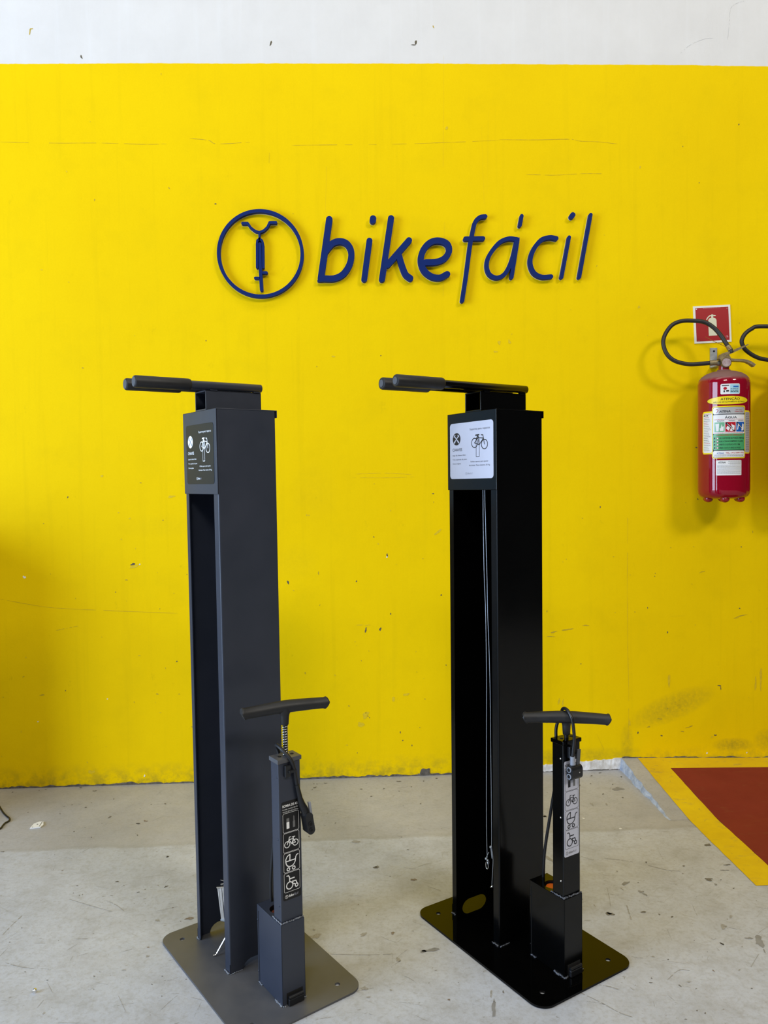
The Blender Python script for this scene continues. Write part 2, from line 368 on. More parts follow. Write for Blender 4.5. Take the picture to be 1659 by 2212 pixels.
class MB:
    """Collects geometry and links it as ONE mesh object."""
    def __init__(self):
        self.v = []; self.f = []; self.mi = []; self.sm = []; self.mats = []
    def mat(self, m):
        if m not in self.mats: self.mats.append(m)
        return self.mats.index(m)
    def add(self, verts, faces, m, smooth=False):
        b = len(self.v); i = self.mat(m)
        self.v += [tuple(p) for p in verts]
        for f in faces:
            self.f.append(tuple(b + k for k in f)); self.mi.append(i); self.sm.append(smooth)
    def box(self, x0, x1, y0, y1, z0, z1, m, bev=0.0, mtx=None, seg=2):
        bm = bmesh.new()
        bmesh.ops.create_cube(bm, size=1.0)
        for v in bm.verts:
            v.co = Vector(((x0 + x1) / 2 + v.co.x * (x1 - x0), (y0 + y1) / 2 + v.co.y * (y1 - y0), (z0 + z1) / 2 + v.co.z * (z1 - z0)))
        if bev:
            bmesh.ops.bevel(bm, geom=bm.edges[:], offset=bev, segments=seg, affect='EDGES', profile=0.6)
        if mtx is not None: bm.transform(mtx)
        self.from_bm(bm, m)
    def from_bm(self, bm, m, smooth=False):
        bm.verts.index_update()
        self.add([v.co.copy() for v in bm.verts], [[v.index for v in f.verts] for f in bm.faces], m, smooth)
        bm.free()
    def tube(self, pts, r, m, seg=12, smooth=True, caps=True, spline=0):
        if spline: pts = catmull(pts, spline)
        P = [Vector(p) for p in pts]; n = len(P)
        rad = r if isinstance(r, (list, tuple)) else [r] * n
        T = []
        for i in range(n):
            t = P[min(i + 1, n - 1)] - P[max(i - 1, 0)]
            T.append(t.normalized() if t.length > 1e-9 else Vector((0, 0, 1)))
        a = Vector((0, 0, 1)) if abs(T[0].z) < 0.9 else Vector((1, 0, 0))
        N = (a - T[0] * a.dot(T[0])).normalized()
        vs = []; fs = []
        for i in range(n):
            N = N - T[i] * N.dot(T[i])
            N = N.normalized() if N.length > 1e-6 else T[i].orthogonal().normalized()
            B = T[i].cross(N)
            for k in range(seg):
                an = 2 * math.pi * k / seg
                vs.append(P[i] + (N * math.cos(an) + B * math.sin(an)) * rad[i])
        for i in range(n - 1):
            for k in range(seg):
                k2 = (k + 1) % seg
                fs.append((i * seg + k, i * seg + k2, (i + 1) * seg + k2, (i + 1) * seg + k))
        self.add(vs, fs, m, smooth)
        if caps:
            self.add(vs[:seg], [tuple(range(seg - 1, -1, -1))], m)
            self.add(vs[-seg:], [tuple(range(seg))], m)
    def lathe(self, prof, m, c=(0, 0, 0), seg=48, smooth=True):
        vs = []; fs = []; n = len(prof)
        for r, z in prof:
            for k in range(seg):
                a = 2 * math.pi * k / seg
                vs.append((c[0] + r * math.cos(a), c[1] + r * math.sin(a), c[2] + z))
        for i in range(n - 1):
            for k in range(seg):
                k2 = (k + 1) % seg
                fs.append((i * seg + k, i * seg + k2, (i + 1) * seg + k2, (i + 1) * seg + k))
        self.add(vs, fs, m, smooth)
    def disc(self, c, nrm, r, m, seg=20, thick=0.0):
        nrm = Vector(nrm).normalized(); c = Vector(c)
        self.tube([c - nrm * max(thick, 1e-5) / 2, c + nrm * max(thick, 1e-5) / 2], r, m, seg, smooth=False)
    def sphere(self, c, r, m, sub=1, scale=(1, 1, 1)):
        bm = bmesh.new()
        bmesh.ops.create_icosphere(bm, subdivisions=sub, radius=r)
        for v in bm.verts:
            v.co = Vector(c) + Vector((v.co.x * scale[0], v.co.y * scale[1], v.co.z * scale[2]))
        self.from_bm(bm, m, True)
    def prism(self, loops, d0, d1, m, f, side=None):
        """2D loops (outer, holes) extruded between depths d0 (back) and d1 (front); f maps (x, y, d) to a point."""
        pts = [p for l in loops for p in l]
        tri = tessellate_polygon([[Vector((x, y, 0)) for x, y in l] for l in loops])
        n = len(pts)
        fr = [f(x, y, d1) for x, y in pts]; bk = [f(x, y, d0) for x, y in pts]
        def up(t):
            a, b, c = [pts[i] for i in t]
            return t if (b[0] - a[0]) * (c[1] - a[1]) - (b[1] - a[1]) * (c[0] - a[0]) > 0 else (t[0], t[2], t[1])
        tri = [up(t) for t in tri]
        self.add(fr, tri, m)
        self.add(bk, [tuple(reversed(t)) for t in tri], side or m)
        o = 0
        for l in loops:
            k = len(l)
            ar = sum(l[i][0] * l[(i + 1) % k][1] - l[(i + 1) % k][0] * l[i][1] for i in range(k))
            outer = (l is loops[0])
            ccw = (ar > 0) == outer
            vs = [fr[o + i] for i in range(k)] + [bk[o + i] for i in range(k)]
            fs = []
            for i in range(k):
                j = (i + 1) % k
                fs.append((i, k + i, k + j, j) if ccw else (i, j, k + j, k + i))
            self.add(vs, fs, side or m)
            o += k
    def build(self, name, parent=None, kind=None, label=None):
        me = bpy.data.meshes.new(name)
        me.from_pydata(self.v, [], self.f)
        for mt in self.mats: me.materials.append(mt)
        me.polygons.foreach_set('material_index', self.mi)
        me.polygons.foreach_set('use_smooth', self.sm)
        me.update()
        o = new_obj(name, me, parent)
        if kind: o['kind'] = kind
        if label: o['label'] = label
        return o

def rrect(x0, x1, y0, y1, r, n=6):
    out = []
    for cx, cy, a0 in ((x1 - r, y0 + r, -90), (x1 - r, y1 - r, 0), (x0 + r, y1 - r, 90), (x0 + r, y0 + r, 180)):
        for k in range(n + 1):
            a = R(a0 + 90 * k / n)
            out.append((cx + r * math.cos(a), cy + r * math.sin(a)))
    return out
def circle(cx, cy, r, n=20, ry=None):
    ry = ry or r
    return [(cx + r * math.cos(2 * math.pi * k / n), cy + ry * math.sin(2 * math.pi * k / n)) for k in range(n)]

# --- flat print: text, strokes and shapes laid on a surface through a map f(x, y, d)
def text_geo(body, bold=0.0, shear=0.0):
    c = bpy.data.curves.new('t', 'FONT')
    c.body = body; c.resolution_u = 3; c.shear = shear; c.offset = bold
    c.fill_mode = 'FRONT'
    o = bpy.data.objects.new('t', c)
    me = o.to_mesh()
    v = [(p.co.x, p.co.y) for p in me.vertices]
    f = [tuple(p.vertices) for p in me.polygons]
    o.to_mesh_clear()
    bpy.data.objects.remove(o); bpy.data.curves.remove(c)
    return v, f
class Print:
    def __init__(self, mb, f):
        self.mb = mb; self.f = f; self.d = 0.0006; self.k = 0
    def nd(self):
        """successive pieces of print lie a hair above one another, so overlaps never share a plane"""
        self.k += 1
        return self.d + 1.1e-5 * (self.k % 17)
    def text(self, body, x0, x1, y, h, m, bold=0.0, shear=0.0, align='fit'):
        """fit the text between x0 and x1, baseline y, cap height h"""
        v, f = text_geo(body, bold, shear)
        if not v: return
        ax = min(p[0] for p in v); bx = max(p[0] for p in v)
        s = h / 0.73
        if align == 'fit': sx = (x1 - x0) / (bx - ax); ox = x0 - ax * sx
        else:
            sx = s
            ox = x0 - ax * sx if align == 'left' else (x0 + x1) / 2 - (ax + bx) / 2 * sx
        self.mb.add([self.f(ox + px * sx, y + py * s, self.d) for px, py in v], f, m)
    def poly(self, pts, m, dd=0.0):
        tri = tessellate_polygon([[Vector((x, y, 0)) for x, y in pts]])
        fx_ = []
        for t in tri:
            a, b, c = [pts[i] for i in t]
            fx_.append(t if (b[0] - a[0]) * (c[1] - a[1]) - (b[1] - a[1]) * (c[0] - a[0]) > 0 else (t[0], t[2], t[1]))
        d = self.nd() + dd
        self.mb.add([self.f(x, y, d) for x, y in pts], fx_, m)
    def rect(self, x0, x1, y0, y1, m, dd=0.0, n=1):
        vs = []; fs = []; d = self.nd() + dd
        for i in range(n + 1):
            x = x0 + (x1 - x0) * i / n
            vs += [self.f(x, y0, d), self.f(x, y1, d)]
        for i in range(n): fs.append((2 * i, 2 * i + 2, 2 * i + 3, 2 * i + 1))
        self.mb.add(vs, fs, m)
    def stroke(self, pts, wd, m, closed=False, dd=0.0, cap=True):
        P = [Vector((p[0], p[1])) for p in pts]
        n = len(P)
        seg = [(P[i], P[(i + 1) % n]) for i in range(n if closed else n - 1)]
        for a, b in seg:
            t = b - a
            if t.length < 1e-9: continue
            q = Vector((-t.y, t.x)).normalized() * wd / 2
            d = self.nd() + dd
            self.mb.add([self.f(p.x, p.y, d) for p in (a - q, b - q, b + q, a + q)], [(0, 1, 2, 3)], m)
        if cap:
            for p in P:
                d = self.nd() + dd
                self.mb.add([self.f(x, y, d) for x, y in circle(p.x, p.y, wd / 2, 8)], [tuple(range(8))], m)
    def dashes(self, x0, x1, y, h, m, rnd):
        """a line of print too small to read: broken bars"""
        x = x0
        while x < x1:
            l = rnd.uniform(2.2, 6.0) * h
            self.rect(x, min(x + l, x1), y, y + h, m)
            x += l + h * 1.0

# --- sign letters: union of round-ended strokes as one clean outline (distance field + marching squares)
def stroke_outline(strokes, step):
    segs = []
    for pts, h0, h1, smooth in strokes:
        P = [Vector((x, z, 0)) for x, z in pts]
        if smooth: P = catmull(P, 10)
        if h0 != h1 and len(P) == 2:
            P = [P[0].lerp(P[1], k / 14) for k in range(15)]
        n = len(P) - 1
        for i in range(n):
            segs.append((P[i].x, P[i].y, P[i + 1].x, P[i + 1].y, h0 + (h1 - h0) * i / max(n, 1)))
    S = np.array(segs); hm = S[:, 4].max() + 3 * step
    x0 = min(S[:, 0].min(), S[:, 2].min()) - hm; x1 = max(S[:, 0].max(), S[:, 2].max()) + hm
    y0 = min(S[:, 1].min(), S[:, 3].min()) - hm; y1 = max(S[:, 1].max(), S[:, 3].max()) + hm
    nx = int((x1 - x0) / step) + 2; ny = int((y1 - y0) / step) + 2
    X, Y = np.meshgrid(x0 + np.arange(nx) * step, y0 + np.arange(ny) * step)
    F = np.full(X.shape, 1e3)
    for ax, ay, bx, by, h in segs:
        dx, dy = bx - ax, by - ay
        L = dx * dx + dy * dy + 1e-12
        t = np.clip(((X - ax) * dx + (Y - ay) * dy) / L, 0, 1)
        F = np.minimum(F, np.hypot(X - ax - t * dx, Y - ay - t * dy) - h)
    pt = {}; adj = {}
    def edge(j, i, k):
        key = (j, i, k)
        if key not in pt:
            a = F[j, i]; b = F[j, i + 1] if k == 0 else F[j + 1, i]
            t = a / (a - b)
            pt[key] = (x0 + (i + (t if k == 0 else 0)) * step, y0 + (j + (t if k == 1 else 0)) * step)
        return key
    ins = F < 0
    code = ins[:-1, :-1] * 1 + ins[:-1, 1:] * 2 + ins[1:, 1:] * 4 + ins[1:, :-1] * 8
    table = {1: [(3, 0)], 2: [(0, 1)], 3: [(3, 1)], 4: [(1, 2)], 5: [(3, 0), (1, 2)], 6: [(0, 2)], 7: [(3, 2)], 8: [(2, 3)], 9: [(2, 0)], 10: [(0, 1), (2, 3)], 11: [(2, 1)], 12: [(1, 3)], 13: [(1, 0)], 14: [(0, 3)]}
    for j, i in np.argwhere((code > 0) & (code < 15)):
        E_ = ((j, i, 0), (j, i + 1, 1), (j + 1, i, 0), (j, i, 1))
        for a, b in table[int(code[j, i])]:
            ka = edge(*E_[a]); kb = edge(*E_[b])
            adj.setdefault(ka, []).append(kb); adj.setdefault(kb, []).append(ka)
    seen = set(); loops = []
    for k in list(adj):
        if k in seen: continue
        loop = [k]; seen.add(k); cur = k
        while True:
            nxt = [q for q in adj[cur] if q not in seen]
            if not nxt: break
            cur = nxt[0]; seen.add(cur); loop.append(cur)
        P = [pt[q] for q in loop]
        if len(P) > 8: loops.append(simplify(P, step * 0.12))
    def ar(l): return abs(sum(l[i][0] * l[(i + 1) % len(l)][1] - l[(i + 1) % len(l)][0] * l[i][1] for i in range(len(l))))
    loops.sort(key=ar, reverse=True)
    return loops
def simplify(P, tol):
    def rdp(a, b):
        ax, ay = P[a]; bx, by = P[b]
        dx, dy = bx - ax, by - ay; L = math.hypot(dx, dy)
        best, bi = 0, -1
        for i in range(a + 1, b):
            px, py = P[i]
            d = abs((px - ax) * dy - (py - ay) * dx) / L if L > 1e-9 else math.hypot(px - ax, py - ay)
            if d > best: best, bi = d, i
        if best > tol and bi > 0:
            return rdp(a, bi)[:-1] + rdp(bi, b)
        return [P[a], P[b]]
    h = len(P) // 2
    return rdp(0, h)[:-1] + rdp(h, len(P) - 1)

# ------------------------------------------------------------------ measured data (metres)
SIGN = {
  'ring': [([(-0.2,2.0236),(-0.2008,2.0096),(-0.2029,1.9958),(-0.2061,1.9822),(-0.2105,1.9689),(-0.216,1.956),(-0.2226,1.9436),(-0.2302,1.9318),(-0.2387,1.9208),(-0.2482,1.9105),(-0.2585,1.9011),(-0.2696,1.8926),(-0.2813,1.8851),(-0.2936,1.8787),(-0.3064,1.8734),(-0.3196,1.8693),(-0.3331,1.8663),(-0.3467,1.8645),(-0.3604,1.864),(-0.3741,1.8646),(-0.3876,1.8665),(-0.4009,1.8696),(-0.4139,1.8738),(-0.4264,1.8792),(-0.4384,1.8857),(-0.4498,1.8932),(-0.4604,1.9017),(-0.4703,1.9112),(-0.4793,1.9215),(-0.4873,1.9326),(-0.4944,1.9443),(-0.5004,1.9567),(-0.5053,1.9695),(-0.5091,1.9828),(-0.5118,1.9964),(-0.5133,2.0101),(-0.5135,2.024),(-0.5126,2.0379),(-0.5105,2.0516),(-0.5073,2.0652),(-0.5029,2.0784),(-0.4974,2.0912),(-0.4909,2.1035),(-0.4833,2.1152),(-0.4748,2.1262),(-0.4653,2.1364),(-0.4551,2.1458),(-0.4441,2.1542),(-0.4325,2.1617),(-0.4202,2.1681),(-0.4075,2.1734),(-0.3945,2.1776),(-0.3811,2.1806),(-0.3675,2.1824),(-0.3539,2.183),(-0.3402,2.1824),(-0.3267,2.1806),(-0.3134,2.1776),(-0.3005,2.1735),(-0.288,2.1682),(-0.2759,2.1618),(-0.2645,2.1543),(-0.2538,2.1459),(-0.2439,2.1365),(-0.2349,2.1262),(-0.2267,2.1152),(-0.2196,2.1035),(-0.2135,2.0911),(-0.2084,2.0782),(-0.2046,2.065),(-0.2018,2.0513),(-0.2003,2.0375),(-0.2,2.0236)],0.0064,0.0064,0)],
  'handlebar': [([(-0.4193,2.137),(-0.4022,2.137),(-0.3918,2.1209),(-0.3759,2.1084),(-0.3594,2.1031),(-0.3426,2.1093),(-0.3289,2.1218),(-0.3204,2.1397),(-0.2979,2.1397)],0.0044,0.0044,0),([(-0.4215,2.1365),(-0.4036,2.1365)],0.0053,0.0053,0),([(-0.3186,2.1397),(-0.297,2.1397)],0.0053,0.0053,0),([(-0.3594,2.1022),(-0.3599,2.0767)],0.0035,0.0035,0)],
  'fork': [([(-0.3711,1.9716),(-0.3698,2.0566),(-0.3677,2.0723),(-0.359,2.0798),(-0.3497,2.0722),(-0.3464,2.0566),(-0.3472,1.9715)],0.004,0.004,0)],
  'wheel': [([(-0.3585,2.0588),(-0.3588,1.976),(-0.3557,1.8881)],0.0062,0.0062,0)],
  'pedal': [([(-0.3476,1.9527),(-0.3354,1.9527)],0.0048,0.0048,0)],
  'pedal2': [([(-0.3786,1.9326),(-0.366,1.9326)],0.0048,0.0048,0)],
  'b': [([(-0.0954,2.1514),(-0.131,1.9306)],0.0123,0.0123,0),([(-0.1101,2.0339),(-0.0847,2.0617),(-0.0551,2.0694),(-0.0289,2.059),(-0.0144,2.0293),(-0.0201,1.9866),(-0.0444,1.9483),(-0.0801,1.9304),(-0.1301,1.9301)],0.0119,0.0119,1),([(-0.1282,1.9328),(-0.1425,1.9207)],0.0114,0.0018,0),([(-0.121,1.9296),(-0.137,1.9216)],0.0114,0.0044,0)],
  'i': [([(0.0554,2.0711),(0.0336,1.9278)],0.0114,0.0114,0)],
  'i_dot': [([(0.0704,2.1542),(0.0694,2.1479)],0.0123,0.0123,0)],
  'k': [([(0.1387,2.1551),(0.1012,1.9277)],0.0119,0.0119,0),([(0.206,2.0726),(0.1234,1.9805)],0.0117,0.0117,0),([(0.1671,2.0152),(0.1772,1.9804),(0.1909,1.9455),(0.2092,1.9301)],0.0117,0.0117,1)],
  'e': [([(0.2686,1.9895),(0.3104,1.9918),(0.3425,2.0058),(0.3591,2.0348),(0.3495,2.0614),(0.3163,2.072),(0.2842,2.0629),(0.2599,2.0354),(0.2501,1.9987),(0.2609,1.9614),(0.2891,1.9371),(0.3219,1.9317),(0.3506,1.9452)],0.0117,0.0117,1)],
  'f': [([(0.4993,2.1629),(0.4796,2.16),(0.4607,2.1426),(0.451,2.1087),(0.439,2.0507),(0.423,1.9392),(0.4072,1.8445)],0.008,0.008,1),([(0.4221,2.0787),(0.4896,2.0797)],0.0085,0.0085,0)],
  'a': [([(0.6196,2.0767),(0.5875,2.0791),(0.5502,2.0622),(0.5137,2.0167),(0.5029,1.9779),(0.513,1.9448),(0.5416,1.9311),(0.5724,1.9461),(0.5991,1.9947),(0.6201,2.0723)],0.008,0.008,1),([(0.6231,2.0748),(0.5986,1.9324)],0.0075,0.0075,0),([(0.6201,2.0733),(0.6291,2.0815)],0.0075,0.0014,0)],
  'accent': [([(0.6397,2.1649),(0.6325,2.1291)],0.007,0.007,0)],
  'c': [([(0.7726,2.08),(0.7463,2.0834),(0.7124,2.0723),(0.6823,2.0334),(0.6711,1.9897),(0.6847,1.9507),(0.7154,1.9336),(0.7513,1.9349)],0.0085,0.0085,1)],
  'i2': [([(0.823,2.0844),(0.7926,1.9319)],0.0066,0.0066,0)],
  'i2_dot': [([(0.8374,2.1689),(0.8339,2.1636)],0.0099,0.0099,0)],
  'l': [([(0.9072,2.1695),(0.8616,1.9322)],0.0068,0.0068,0)],
}
HOSE_A = [(1.3888, -0.14, 1.6411), (1.3822, -0.13, 1.6597), (1.3675, -0.1205, 1.6896), (1.3446, -0.1119, 1.7196), (1.3132, -0.1048, 1.7407), (1.2692, -0.0995, 1.7477), (1.2281, -0.0961, 1.7467), (1.1918, -0.095, 1.7313), (1.1643, -0.0961, 1.6936), (1.1578, -0.0995, 1.6591), (1.1703, -0.1048, 1.6205), (1.1981, -0.1119, 1.5947), (1.2444, -0.1205, 1.5813), (1.2862, -0.13, 1.5811), (1.3218, -0.14, 1.5822)]
HOSE_B = [(1.5601, -0.105, 1.7233), (1.5276, -0.105, 1.7238), (1.4952, -0.105, 1.7142), (1.4701, -0.105, 1.6955), (1.458, -0.105, 1.6719), (1.4613, -0.105, 1.653), (1.4727, -0.105, 1.6356), (1.4988, -0.105, 1.6165), (1.5281, -0.105, 1.6034), (1.5606, -0.105, 1.5972)]
FLOOR_MARKS = [(0,0.635,-1.011,0.0107,-0.0037,-0.0037,-0.0088),(1,0.635,-1.01,0.0055,-0.0019,-0.002,-0.0047),(0,0.727,-1.01,0.0069,-0.0017,-0.0021,-0.0048),(1,0.759,-0.908,0.0078,-0.0006,-0.0025,-0.0066),(1,0.765,-0.924,0.0042,-0.0083,-0.0024,-0.0033),(1,0.733,-0.861,0.0122,0.0075,-0.0009,-0.0076),(0,0.976,-0.857,0.0126,-0.0033,-0.0039,-0.0076),(1,0.983,-0.886,0.0031,-0.0036,-0.0026,-0.0038),(0,1.07,-0.779,0.0113,-0.0008,-0.0019,-0.0037),(0,1.047,-0.809,0.0148,-0.0011,-0.0011,-0.0022),(0,1.126,-0.809,0.0045,-0.0003,-0.0015,-0.0029),(3,0.866,-1.162,0.0026,-0.005,-0.0023,-0.0026),(1,0.963,-1.156,0.0027,-0.0157,-0.0149,-0.0138),(1,0.944,-1.144,0.0084,-0.0036,-0.003,-0.0046),(1,0.954,-1.197,-0.0013,-0.0071,-0.002,-0.0012),(2,0.904,-1.091,0.0091,-0.0006,-0.0055,-0.0111),(2,0.947,-1.046,0.0053,-0.0004,-0.0038,-0.0075),(2,0.677,-1.201,0.0049,-0.0003,-0.001,-0.0025),(2,0.434,-1.327,0.0028,-0.0002,-0.0006,-0.0021),(0,0.939,-0.776,0.0038,-0.0003,-0.0016,-0.0037),(0,0.837,-0.746,0.0034,-0.0003,-0.0018,-0.0046),(2,0.721,-1.299,0.0041,-0.0003,-0.0016,-0.0035),(0,0.634,-1.296,0.0035,-0.0002,-0.0007,-0.0018),(0,0.793,-1.037,0.0033,-0.0002,-0.0015,-0.0035),(0,0.642,-1.28,0.0023,-0.0002,-0.0007,-0.0018),(0,1.023,-0.91,0.0021,-0.0002,-0.0017,-0.0033),(0,1.01,-0.862,0.0029,-0.0002,-0.001,-0.0021),(0,0.697,-1.394,0.0016,-0.0001,-0.0011,-0.0024),(0,0.711,-1.403,0.0016,-0.0001,-0.0015,-0.0031),(0,0.661,-1.419,0.0033,-0.0012,-0.0009,-0.0015),(2,0.608,-0.97,0.0016,-0.005,-0.0022,-0.0028),(2,0.712,-0.891,0.0019,-0.0072,-0.0017,-0.002),(0,-0.186,-0.088,0.0053,0.0047,0.0016,-0.0085),(0,-0.146,-0.049,0.0059,-0.0005,0.0001,-0.0046),(0,-0.01,-0.117,0.0046,-0.0004,-0.0001,-0.0044),(0,0.026,-0.188,0.0051,-0.0004,-0.0001,-0.0042),(0,0.025,-0.716,0.0092,0.0009,0.0001,-0.0083),(1,0.024,-0.714,0.0041,-0.0003,-0.0001,-0.0037),(4,0.132,-0.797,0.008,-0.0006,-0.0006,-0.0069),(2,-0.033,-0.546,0.0135,-0.0062,-0.0008,-0.0083),(1,0.147,-1.138,0.021,0.0016,-0.0005,-0.0093),(1,0.127,-1.142,0.0094,-0.0006,-0.0005,-0.0056),(1,0.26,-1.356,0.0055,-0.0011,-0.0066,-0.0264),(2,0.263,-1.31,0.0027,-0.0005,-0.0027,-0.0112),(2,-0.143,-1.06,0.0145,0.0034,0.0014,-0.01),(2,-0.147,-1.029,0.0036,-0.0003,0.0002,-0.0048),(2,-0.021,-1.272,0.0085,0.0029,0.001,-0.0068),(2,-0.013,-1.303,0.0048,-0.0003,-0.0001,-0.0036),(2,-0.018,-1.059,0.0105,0.0058,0.0011,-0.0058),(4,0.056,-1.059,0.0055,-0.0004,-0.0003,-0.0054),(0,-0.01,-0.973,0.0016,-0.0001,-0.0,-0.0022),(0,0.064,-0.772,0.0018,-0.0001,-0.0001,-0.0027),(0,0.137,-0.054,0.0083,-0.0007,-0.0004,-0.0061),(0,0.232,-0.059,0.0035,-0.0003,-0.0004,-0.0046),(0,0.285,-0.035,0.0042,-0.0003,-0.0009,-0.0078),(0,0.201,-0.268,0.0027,-0.0002,-0.0004,-0.004),(0,0.214,-0.909,0.0025,-0.0002,-0.0004,-0.0031),(2,0.063,-1.17,0.0052,-0.0004,-0.0006,-0.0096),(0,0.616,-0.406,0.0054,-0.0063,-0.0028,-0.0067),(2,0.554,-0.704,0.008,-0.0193,-0.0047,-0.0075),(0,-0.179,-0.054,0.0029,-0.0002,0.0002,-0.0046),(0,-0.191,-0.05,0.0024,-0.0002,0.0002,-0.0046),(0,0.075,-0.121,0.0035,-0.0003,-0.0002,-0.0044),(0,0.131,-0.148,0.0023,-0.0002,-0.0003,-0.0043),(0,0.18,-0.111,0.0023,-0.0002,-0.0004,-0.0044),(0,-1.021,-0.052,0.007,0.0011,0.0018,-0.0052),(0,-1.086,-0.013,0.0062,-0.0005,0.0023,-0.0067),(0,-1.003,-0.204,0.0039,-0.0003,0.002,-0.0058),(0,-0.924,-0.136,0.0025,-0.0002,0.0015,-0.0049),(3,-0.776,-0.354,0.008,-0.0035,0.0012,-0.0062),(4,-0.756,-0.336,0.0064,-0.0005,0.0022,-0.0085),(0,-0.89,-0.293,0.0045,0.0048,0.0024,-0.0052),(0,-0.722,-0.195,0.0044,-0.0003,0.0011,-0.0047),(3,-0.62,-0.602,0.005,-0.0004,0.001,-0.0043),(0,-0.733,-0.744,0.0062,0.0019,0.0012,-0.003),(0,-0.582,-0.783,0.0065,0.0033,0.0013,-0.0036),(0,-0.654,-0.809,0.0045,-0.0003,0.0006,-0.0022),(0,-0.706,-0.768,0.0015,-0.0001,0.0006,-0.0023),(0,-1.076,-0.252,0.0024,-0.0002,0.0017,-0.0045),(4,-0.481,-0.954,0.0104,0.0028,0.0021,-0.0069),(2,-0.564,-0.958,0.0078,-0.0005,0.0012,-0.0051),(0,-1.214,-0.023,0.0041,-0.0003,0.0015,-0.004),(0,-1.331,-0.039,0.0031,-0.0002,0.0017,-0.0039),(0,-1.235,-0.032,0.0026,-0.0002,0.0015,-0.0039),(0,-1.061,-0.176,0.0024,-0.0002,0.0013,-0.0036),(0,-0.996,-0.164,0.002,-0.0002,0.0012,-0.0036),(0,-1.196,-0.23,0.0029,-0.0002,0.0014,-0.0034),(0,-0.976,-0.4,0.0027,-0.0002,0.0014,-0.0041),(0,-0.903,-0.448,0.0022,-0.0002,0.001,-0.0029),(2,-1.036,-0.172,0.0058,-0.0005,0.0012,-0.0036),(0,-0.755,-0.443,0.0035,-0.0046,-0.0003,-0.0029),(0,-0.913,-0.968,0.0014,-0.0001,0.001,-0.0025),(0,-0.656,-1.185,0.0019,-0.0001,0.0011,-0.0035),(0,-0.641,-1.234,0.0012,-0.0001,0.0005,-0.0014),(0,-0.495,-1.196,0.0016,-0.0001,0.0005,-0.002),(0,-0.479,-1.268,0.0012,-0.0001,0.0004,-0.0018),(0,-0.839,-0.8,0.0015,-0.0001,0.0008,-0.0022),(0,-0.817,-0.814,0.0015,-0.0001,0.001,-0.0029),(0,-0.81,-0.811,0.0015,-0.0001,0.0007,-0.0022),(0,-1.154,-0.529,0.0051,-0.0004,0.0016,-0.0037),(2,-0.55,-1.115,0.0052,-0.0004,0.001,-0.0038),(2,-0.593,-1.166,0.0051,-0.0003,0.0007,-0.0026),(1,0.946,-0.194,0.0192,-0.0062,-0.006,-0.0155),(2,0.806,-0.323,0.0005,-0.0149,-0.0037,-0.0044),(2,0.858,-0.327,0.0002,-0.013,-0.0032,-0.0037),(0,0.617,-0.406,0.0058,-0.0005,-0.0014,-0.0056),(0,0.875,-0.236,0.0041,-0.0003,-0.0017,-0.0051),(0,0.935,-0.273,0.0041,-0.0003,-0.0018,-0.0049),(0,0.887,-0.06,0.0038,-0.0003,-0.0018,-0.0057),(0,0.93,-0.032,0.005,-0.0004,-0.0019,-0.0058),(0,0.998,-0.079,0.0043,-0.0004,-0.0025,-0.0071),(0,0.815,-0.149,0.0032,-0.0003,-0.0016,-0.0054),(0,0.94,-0.15,0.0026,-0.0002,-0.0019,-0.0054),(0,0.86,-0.136,0.0027,-0.0002,-0.0013,-0.0041),(0,1.071,-0.652,0.0088,-0.0025,-0.0047,-0.0092),(5,0.742,-0.432,0.004,-0.0049,-0.0019,-0.0041),(5,0.839,-0.519,0.0065,-0.0005,-0.0015,-0.0041)]
